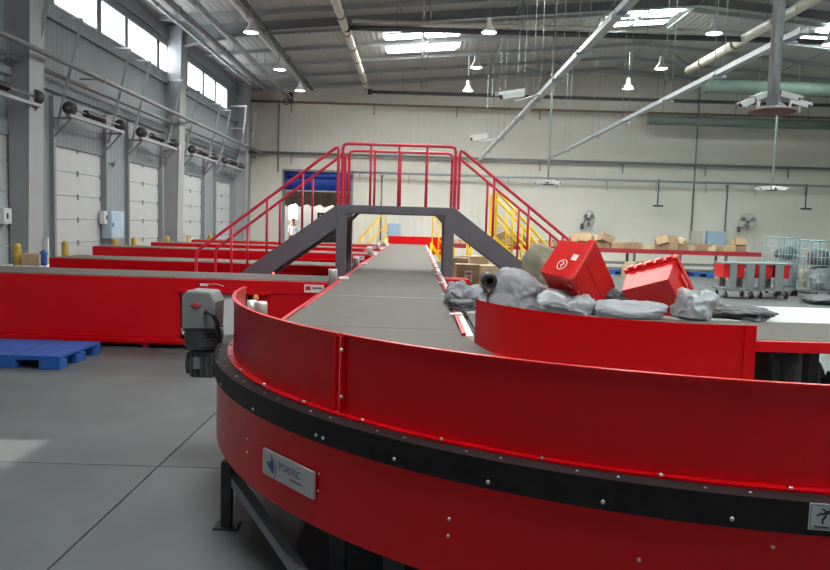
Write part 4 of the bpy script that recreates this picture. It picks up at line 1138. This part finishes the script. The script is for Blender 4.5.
# blue curtain rolled in the doorway
bc = thing('doorway_curtain', 'blue roll-up curtain at the head of the far loading doorway', 'curtain', ((DX0 + DX1) / 2, YF - .1, 3))
zc = aty(318, 190.5, YF).z
pts = []
g = MB(); n = 30
vs = []; fs = []
for k in range(n + 1):
    x = DX0 + .02 + (DX1 - DX0 - .04) * k / n; yy = YF + .06 + .02 * math.sin(k * 1.3)
    vs += [(x, yy, zc), (x, yy, DTOP - .02), (x, yy + .02, DTOP - .02), (x, yy + .02, zc)]
for k in range(n): fs += [(4 * k + j, 4 * k + 4 + j, 4 * k + 4 + (j + 1) % 4, 4 * k + (j + 1) % 4) for j in range(4)]
g.add(vs, fs, True); g.build('sheet', M['bluecloth'], bc)
MB().cyl((DX0 + .02, YF + .05, DTOP - .16), (DX1 - .02, YF + .05, DTOP - .16), .12, 14).build('roll', M['bluecloth'], bc)
MB().bx(DX0 + .02, DX1 - .02, YF + .03, YF + .10, zc - .06, zc).build('hem_bar', M['galv'], bc)

# truck tarpaulin, loader and a person seen through the doorway
tk = thing('tarpaulin_awning', 'dull brown tarpaulin awning beyond the loading doorway', 'awning', ((DX0 + DX1) / 2, YF + 4, 2.4))
za, zb2 = aty(318, 191, YF + 4).z, aty(318, 206, YF + 4).z
g = MB(); vs = []; fs = []; n = 24
for k in range(n + 1):
    x = DX0 - 1 + (DX1 - DX0 + 2) * k / n; yy = YF + 4 + .08 * math.sin(k * 1.7)
    vs += [(x, yy, zb2 + .08 * math.sin(k * 2.1)), (x, yy, 4.6), (x, yy + .03, 4.6), (x, yy + .03, zb2 + .08 * math.sin(k * 2.1))]
for k in range(n): fs += [(4 * k + j, 4 * k + 4 + j, 4 * k + 4 + (j + 1) % 4, 4 * k + (j + 1) % 4) for j in range(4)]
g.add(vs, fs, True).build('sheet', M['truck'], tk)
for k in range(4):
    x = DX0 - .6 + k * 1.3; MB().cyl((x, YF + 4.08, zb2), (x, YF + 4.08, 4.6), .03, 8).build('batten', M['rust'], tk)
q = aty(327, 225, YF + 2.5)
ld = thing('pallet_truck', 'black forklift-like truck standing beyond the loading doorway', 'truck', (q.x, YF + 2.5, 0))
hz = aty(327, 213, YF + 2.5).z
MB().bx(q.x - .42, q.x + .5, YF + 2.2, YF + 3.2, .15, hz * .72).build('body', M['black'], ld, bevel=.05)
MB().bx(q.x - .42, q.x - .32, YF + 2.15, YF + 2.25, .1, hz).bx(q.x + .32, q.x + .42, YF + 2.15, YF + 2.25, .1, hz).bx(q.x - .42, q.x + .42, YF + 2.15, YF + 2.25, hz - .1, hz).build('mast', M['black'], ld)
MB().bx(q.x - .3, q.x + .3, YF + 2.3, YF + 2.9, hz * .72, hz - .05).build('cab', M['bridge'], ld, bevel=.04)
for sx in (-.4, .45):
    for yy in (YF + 2.4, YF + 3.0): MB().cyl((q.x + sx - .06, yy, .16), (q.x + sx + .06, yy, .16), .16, 14).build('wheel', M['black'], ld)
# person: one continuous body, grown with skin
pq = aty(293.5, 225, YF + .9)
pz = aty(295, 218.5, YF + .9).z
pe = thing('person', 'person in white shirt, dark trousers and red cap standing in the loading doorway', 'person', (pq.x, YF + .9, 0))
Hh = pz
def skin_body(name, verts, edges, rad, root, m, par, faces=None):
    me = bpy.data.meshes.new(name); me.from_pydata(verts, edges, []); o = bpy.data.objects.new(name, me); COL.objects.link(o); o.parent = par
    me.materials.append(m)
    sk = o.modifiers.new('skin', 'SKIN'); sk.use_smooth_shade = True
    for i, r in enumerate(rad):
        me.skin_vertices[0].data[i].radius = (r, r * .85) if isinstance(r, float) else r
        me.skin_vertices[0].data[i].use_root = (i == root)
    ss = o.modifiers.new('sub', 'SUBSURF'); ss.levels = 1; ss.render_levels = 2
    return o
h = Hh
V_ = [(0, 0, .52 * h), (0, 0, .64 * h), (0, -.02, .79 * h), (0, -.01, .86 * h), (0, -.02, .90 * h), (0, -.03, .965 * h),
      (.09, 0, .49 * h), (.10, -.02, .27 * h), (.10, .02, .04 * h), (.10, -.12, .025 * h), (-.09, 0, .49 * h), (-.11, .03, .27 * h), (-.11, .08, .04 * h), (-.11, -.05, .025 * h),
      (.17, 0, .80 * h), (.21, -.03, .63 * h), (.17, -.2, .54 * h), (.15, -.27, .53 * h), (-.17, 0, .80 * h), (-.22, .0, .62 * h), (-.20, -.10, .48 * h), (-.20, -.13, .44 * h)]
E_ = [(0, 1), (1, 2), (2, 3), (3, 4), (4, 5), (0, 6), (6, 7), (7, 8), (8, 9), (0, 10), (10, 11), (11, 12), (12, 13), (2, 14), (14, 15), (15, 16), (16, 17), (2, 18), (18, 19), (19, 20), (20, 21)]
R_ = [.13, .125, .14, .055, .085, .08, .09, .06, .045, .035, .09, .06, .045, .035, .06, .045, .035, .03, .06, .045, .035, .03]
skin_body('body', V_, E_, R_, 0, M['skin'], pe)
skin_body('shirt', [V_[0], V_[1], (0, -.02, .80 * h), V_[14], V_[15], V_[18], V_[19]], [(0, 1), (1, 2), (2, 3), (3, 4), (2, 5), (5, 6)], [.15, .145, .15, .075, .06, .075, .06], 0, M['cloth_white'], pe)
skin_body('trousers', [(0, 0, .51 * h), V_[6], V_[7], V_[8], V_[10], V_[11], V_[12]], [(0, 1), (1, 2), (2, 3), (0, 4), (4, 5), (5, 6)], [.145, .105, .075, .06, .105, .075, .06], 0, M['cloth_dark'], pe)
cp_ = MB().lathe([(.105, .945 * h), (.11, .965 * h), (.095, .995 * h), (.05, 1.012 * h), (0, 1.016 * h)], (0, -.03, 0), 16)
cp_.bx(-.08, .08, -.23, -.08, .945 * h, .955 * h)
c = cp_.mesh('cap', M['redtote'], Vector()); co = bpy.data.objects.new('cap', c); COL.objects.link(co); co.parent = pe

# ================================================================ CEILING: ducts, pipes, lamps, hanging trays, cameras
def along(name, label, cat, x, z, y0, y1, r, m, bands=0, group=None, mband=None, hang=3):
    o = thing(name, label, cat, (x, (y0 + y1) / 2, z), group)
    MB().cyl((x, y0, z), (x, y1, z), r, 12).build('tube', m, o)
    for k in range(bands):
        yy = y0 + (y1 - y0) * (k + .5) / bands
        MB().cyl((x, yy - .06, z), (x, yy + .06, z), r * 1.2, 12).build('band', mband or m, o)
    for k in range(hang):
        yy = y0 + (y1 - y0) * (k + .3) / hang
        MB().cyl((x, yy, z), (x, yy, roofz(x) - .02), .012, 6).build('hanger_rod', M['steel'], o)
    return o
along('busbar', 'black busbar hung from the roof at upper left, above a row of lamps', 'busbar', -4.46, 7.0, 8, 30, .07, M['darkpipe'], 6, None, M['black'])
along('ceiling_pipe', 'white pipe under the roof just left of the black busbar', 'pipe', -4.75, 7.05, 8, 30, .07, M['white'], 0, 'pipes under the roof')
along('ceiling_duct', 'banded cream duct running under the roof left of centre', 'duct', -2.14, 6.97, 8, 28.6, .11, M['duct'], 12, 'cream ducts under the roof', M['rust'])
along('ceiling_duct', 'cream duct under the roof at upper right', 'duct', 8.9, 7.0, 8, 24.5, .13, M['duct'], 7, 'cream ducts under the roof', M['rust'])
along('ceiling_pipe', 'bright steel pipe under the roof above the clerestory windows', 'pipe', -6.3, 6.62, 8, 27, .05, M['galv'], 5, 'pipes under the roof')
along('ceiling_pipe', 'thick grey pipe beside the bright steel pipe, above the windows', 'pipe', -6.05, 6.72, 8, 28.4, .09, M['steel'], 5, 'pipes under the roof')
along('ceiling_pipe', 'grey double pipe right of the clerestory pipes, ending at a valve', 'pipe', -5.3, 6.6, 8, 30, .07, M['steel'], 6, 'pipes under the roof')
along('ceiling_pipe', 'upper thin grey pipe left of the busbar', 'pipe', -5.6, 6.8, 8, 30, .05, M['steel'], 6, 'pipes under the roof')
def across(name, label, cat, y, z, x0, x1, r, m, group=None, cap=True):
    o = thing(name, label, cat, ((x0 + x1) / 2, y, z), group)
    MB().cyl((x0, y, z), (x1, y, z), r, 12).build('tube', m, o)
    if cap: MB().cyl((x0 - .06, y, z), (x0 + .1, y, z), r * 1.7, 12).build('end_flange', M['black'], o)
    for k in range(6):
        x = x0 + (x1 - x0) * (k + .4) / 6
        MB().cyl((x, y, z), (x, y, roofz(x) - .02), .012, 6).build('hanger_rod', M['steel'], o)
across('sprinkler_pipe', 'dark sprinkler pipe crossing under the roof in front of the skylights', 'pipe', 20.4, 6.98, -2.1, XR - .3, .075, M['darkpipe'], 'sprinkler pipes')
across('sprinkler_pipe', 'dark sprinkler pipe crossing just before the far wall', 'pipe', 30.0, 6.98, -2.1, XR - .3, .07, M['darkpipe'], 'sprinkler pipes')
across('ceiling_pipe', 'pale pipe crossing under the roof behind the front sprinkler pipe', 'pipe', 20.9, 7.3, -2.0, XR - .3, .05, M['duct'], 'pipes under the roof', False)
across('air_duct', 'round green grey air duct at upper right below the roof', 'duct', 26.5, 6.9, 10.2, XR - .2, .25, M['greenduct'], None, False)
across('air_duct', 'low green grey air duct near the far wall at right', 'duct', 30.8, 6.3, 9.6, XR - .2, .20, M['greenduct'], None, False)
# high-bay lamps
lamp = None
LZ = 6.35
ROWS = [(((251, 33), (279.5, 70), (300, 91)), 'left'), (((489, 33), (476, 68), (468, 91)), 'middle'), (((714, 34), (661, 69), (628, 89)), 'right'), (((830, 45),), 'edge')]
ordn = ['nearest', 'second', 'farthest']
for pts_, nm in ROWS:
    for k, pp in enumerate(pts_):
        q = atz(pp[0], pp[1], LZ); x, yy, z = q.x, q.y, LZ
        lab = {'left': '%s bell lamp of the row along the black busbar' % ordn[k], 'middle': '%s bell lamp of the row above the mounted camera' % ordn[k],
               'right': '%s bell lamp of the row at upper right' % ordn[k], 'edge': 'bell lamp cut by the right edge of the picture'}[nm]
        if lamp is None:
            lamp = thing('ceiling_lamp', lab, 'lamp', (0, 0, 0), 'bell lamps under the roof')
            MB().lathe([(.045, .36), (.06, .34), (.065, .20), (.10, .14), (.17, .05), (.20, 0), (.195, 0), (.165, .05), (.09, .13), (.0, .18)], (0, 0, 0), 20).build('shade', M['shade'], lamp)
            MB().lathe([(0, .004), (.17, .008), (.14, .05), (0, .06)], (0, 0, 0), 18).build('bulb_glow', M['lampglow'], lamp)
            MB().cyl((0, 0, .35), (0, 0, 1.2), .010, 8).build('hanger', M['steel'], lamp)
            pl_ = bpy.data.lights.new('lamp_light', 'SPOT'); pl_.energy = LAMP_W; pl_.shadow_soft_size = .16; pl_.spot_size = math.radians(165); pl_.spot_blend = .6; pl_.color = (1.0, .97, .90)
            po_ = bpy.data.objects.new('lamp_light', pl_); COL.objects.link(po_); po_.parent = lamp; po_.location = (0, 0, -.02)
            lamp.location = (x, yy, z)
        else: dup(lamp, (x, yy, z), None, lab)
# hanging cable trays (strut channels)
def tray(label, x, z, y0, y1, hangs):
    o = thing('cable_tray', label, 'cable tray', (x, (y0 + y1) / 2, z), 'hanging cable trays')
    MB().bx(x - .06, x + .06, y0, y1, z - .012, z).bx(x - .06, x - .05, y0, y1, z, z + .07).bx(x + .05, x + .06, y0, y1, z, z + .07).build('channel', M['galv'], o)
    for yy in hangs:
        for dx in (-.08, .08): MB().cyl((x + dx, yy, z - .03), (x + dx, yy, roofz(x) - .02), .006, 6).build('hanger_rod', M['galv'], o)
        MB().bx(x - .12, x + .12, yy - .025, yy + .025, z - .05, z - .012).build('cross_clip', M['galv'], o)
tray('long hanging cable tray carrying two cameras, right of the footbridge rail', 2.46, 4.30, 7.5, 29.5, (9.2, 11.2, 13.2, 15.5, 18, 22, 26))
tray('second hanging cable tray, running from the camera cluster pole to the far wall', 5.06, 4.30, 9.8, 28.5, (10.2, 12.5, 15, 18, 21, 25))
# bullet cameras on the tray
def bullet(par, loc, yaw, pitch, s=1.0):
    R = Euler((pitch, 0, yaw)).to_matrix(); loc = Vector(loc)
    def T(p): return loc + R @ (Vector(p) * s)
    g = MB(); g.box(loc, (.13 * s, .42 * s, .12 * s), R)
    h_ = g.build('housing', M['white'], par, bevel=.012 * s)
    g = MB(); g.box(T((0, -.03, .068)), (.155 * s, .50 * s, .012 * s), R); g.box(T((.076, -.03, .045)), (.006 * s, .50 * s, .05 * s), R); g.box(T((-.076, -.03, .045)), (.006 * s, .50 * s, .05 * s), R)
    g.build('sun_hood', M['white'], h_)
    g = MB(); g.cyl(T((0, -.222, 0)), T((0, -.208, 0)), .045 * s, 14); g.build('lens', M['black'], h_)
    return h_
for (px, py, yy, lab) in ((512, 95, 14.6, 'white box camera mounted on the hanging cable tray, nearer of two'), (479, 137.5, 21.8, 'smaller white box camera farther along the hanging cable tray')):
    p = aty(px, py, yy)
    o = thing('security_camera', lab, 'camera', p, 'white cameras on the hanging tray')
    bullet(o, p, math.radians(-72), math.radians(12), 1.15)
    MB().tube([p + Vector((.02, 0, -.07)), p + Vector((.05, 0, -.13)), Vector((2.44, yy, 4.28))], .022, 8).build('bracket', M['white'], o)
# camera cluster on a pole at upper right
pc_ = aty(772, 108, 9.0)
cl = thing('camera_cluster', 'cluster of white cameras on a round plate hung from a steel pole at upper right', 'cameras', pc_)
MB().cyl(pc_, (pc_.x, pc_.y, roofz(pc_.x) - .02), .068, 18).build('pole', M['galv'], cl)
MB().lathe([(0, -.02), (.25, -.02), (.27, -.015), (.27, .005), (0, .005)], pc_ + Vector((0, 0, -.04)), 28).build('plate', M['dullred'], cl)
MB().lathe([(0, 0), (.13, 0), (.13, .03), (.08, .05), (0, .05)], pc_ + Vector((0, 0, -.03)), 18).build('pole_flange', M['galv'], cl)
for k, (dx, dy, yaw, zz) in enumerate(((-.37, -.12, -64, .03), (-.17, -.02, -60, .13), (.17, -.10, 48, .13), (.37, .06, 60, .08), (.20, .16, 110, .03), (-.08, .22, -120, .16))):
    bullet(cl, pc_ + Vector((dx, dy, zz)), math.radians(yaw), math.radians(20), .50)
    MB().cyl(pc_ + Vector((dx, dy, -.03)), pc_ + Vector((dx, dy, zz - .03)), .016, 8).build('camera_stem', M['white'], cl)
# distant pole clusters
def far_cluster(label, px, ptop, pbot, y, arms=6):
    p = aty(px, pbot, y)
    o = thing('camera_cluster', label, 'cameras', p, 'small distant camera clusters')
    MB().cyl(p, (p.x, p.y, roofz(p.x) - .02 if ptop is None else aty(px, ptop, y).z), .03, 8).build('pole', M['galv'], o)
    MB().lathe([(0, -.02), (.16, -.02), (.16, 0), (0, 0)], p, 14).build('plate', M['motor'], o)
    for k in range(arms):
        t = 2 * math.pi * k / arms + .3
        bullet(o, p + Vector((.28 * math.cos(t), .28 * math.sin(t), .04)), t + math.pi / 2, math.radians(10), .6)
    return o
far_cluster('distant camera cluster hanging left, above the left wall fan', 548, None, 184, 21)
far_cluster('distant camera cluster hanging right, above the right wall fan', 772, None, 190, 21)
for px, a, b, lab in ((659, 179, 205, 'small dark sensor hanging from the far cable tray, left one'), (807, 184, 208, 'small dark sensor hanging from the far cable tray, right one')):
    p, q = aty(px, a, 31.48), aty(px, b, 31.48)
    o = thing('hanging_sensor', lab, 'sensor', q, 'sensors below the far cable tray')
    MB().cyl(p, (p.x, 31.48, q.z), .03, 8).build('stem', M['motor'], o)
    MB().bx(p.x - .2, p.x + .2, 31.3, 31.5, q.z - .08, q.z).build('head', M['motor'], o, bevel=.02)
# valve hung where the double pipe meets the far wall
q = Vector((-5.3, 29.95, 6.6))
o = thing('pipe_valve', 'dark valve fitting at the far end of the ceiling pipes', 'valve', q)
MB().cyl(q + Vector((0, 0, -.2)), q + Vector((0, 0, .25)), .1, 12).build('body', M['darkpipe'], o)
MB().lathe([(.1, 0), (.14, .03), (.1, .06)], q + Vector((-.2, 0, -.12)), 14, 'Y').build('hand_wheel', M['darkpipe'], o)
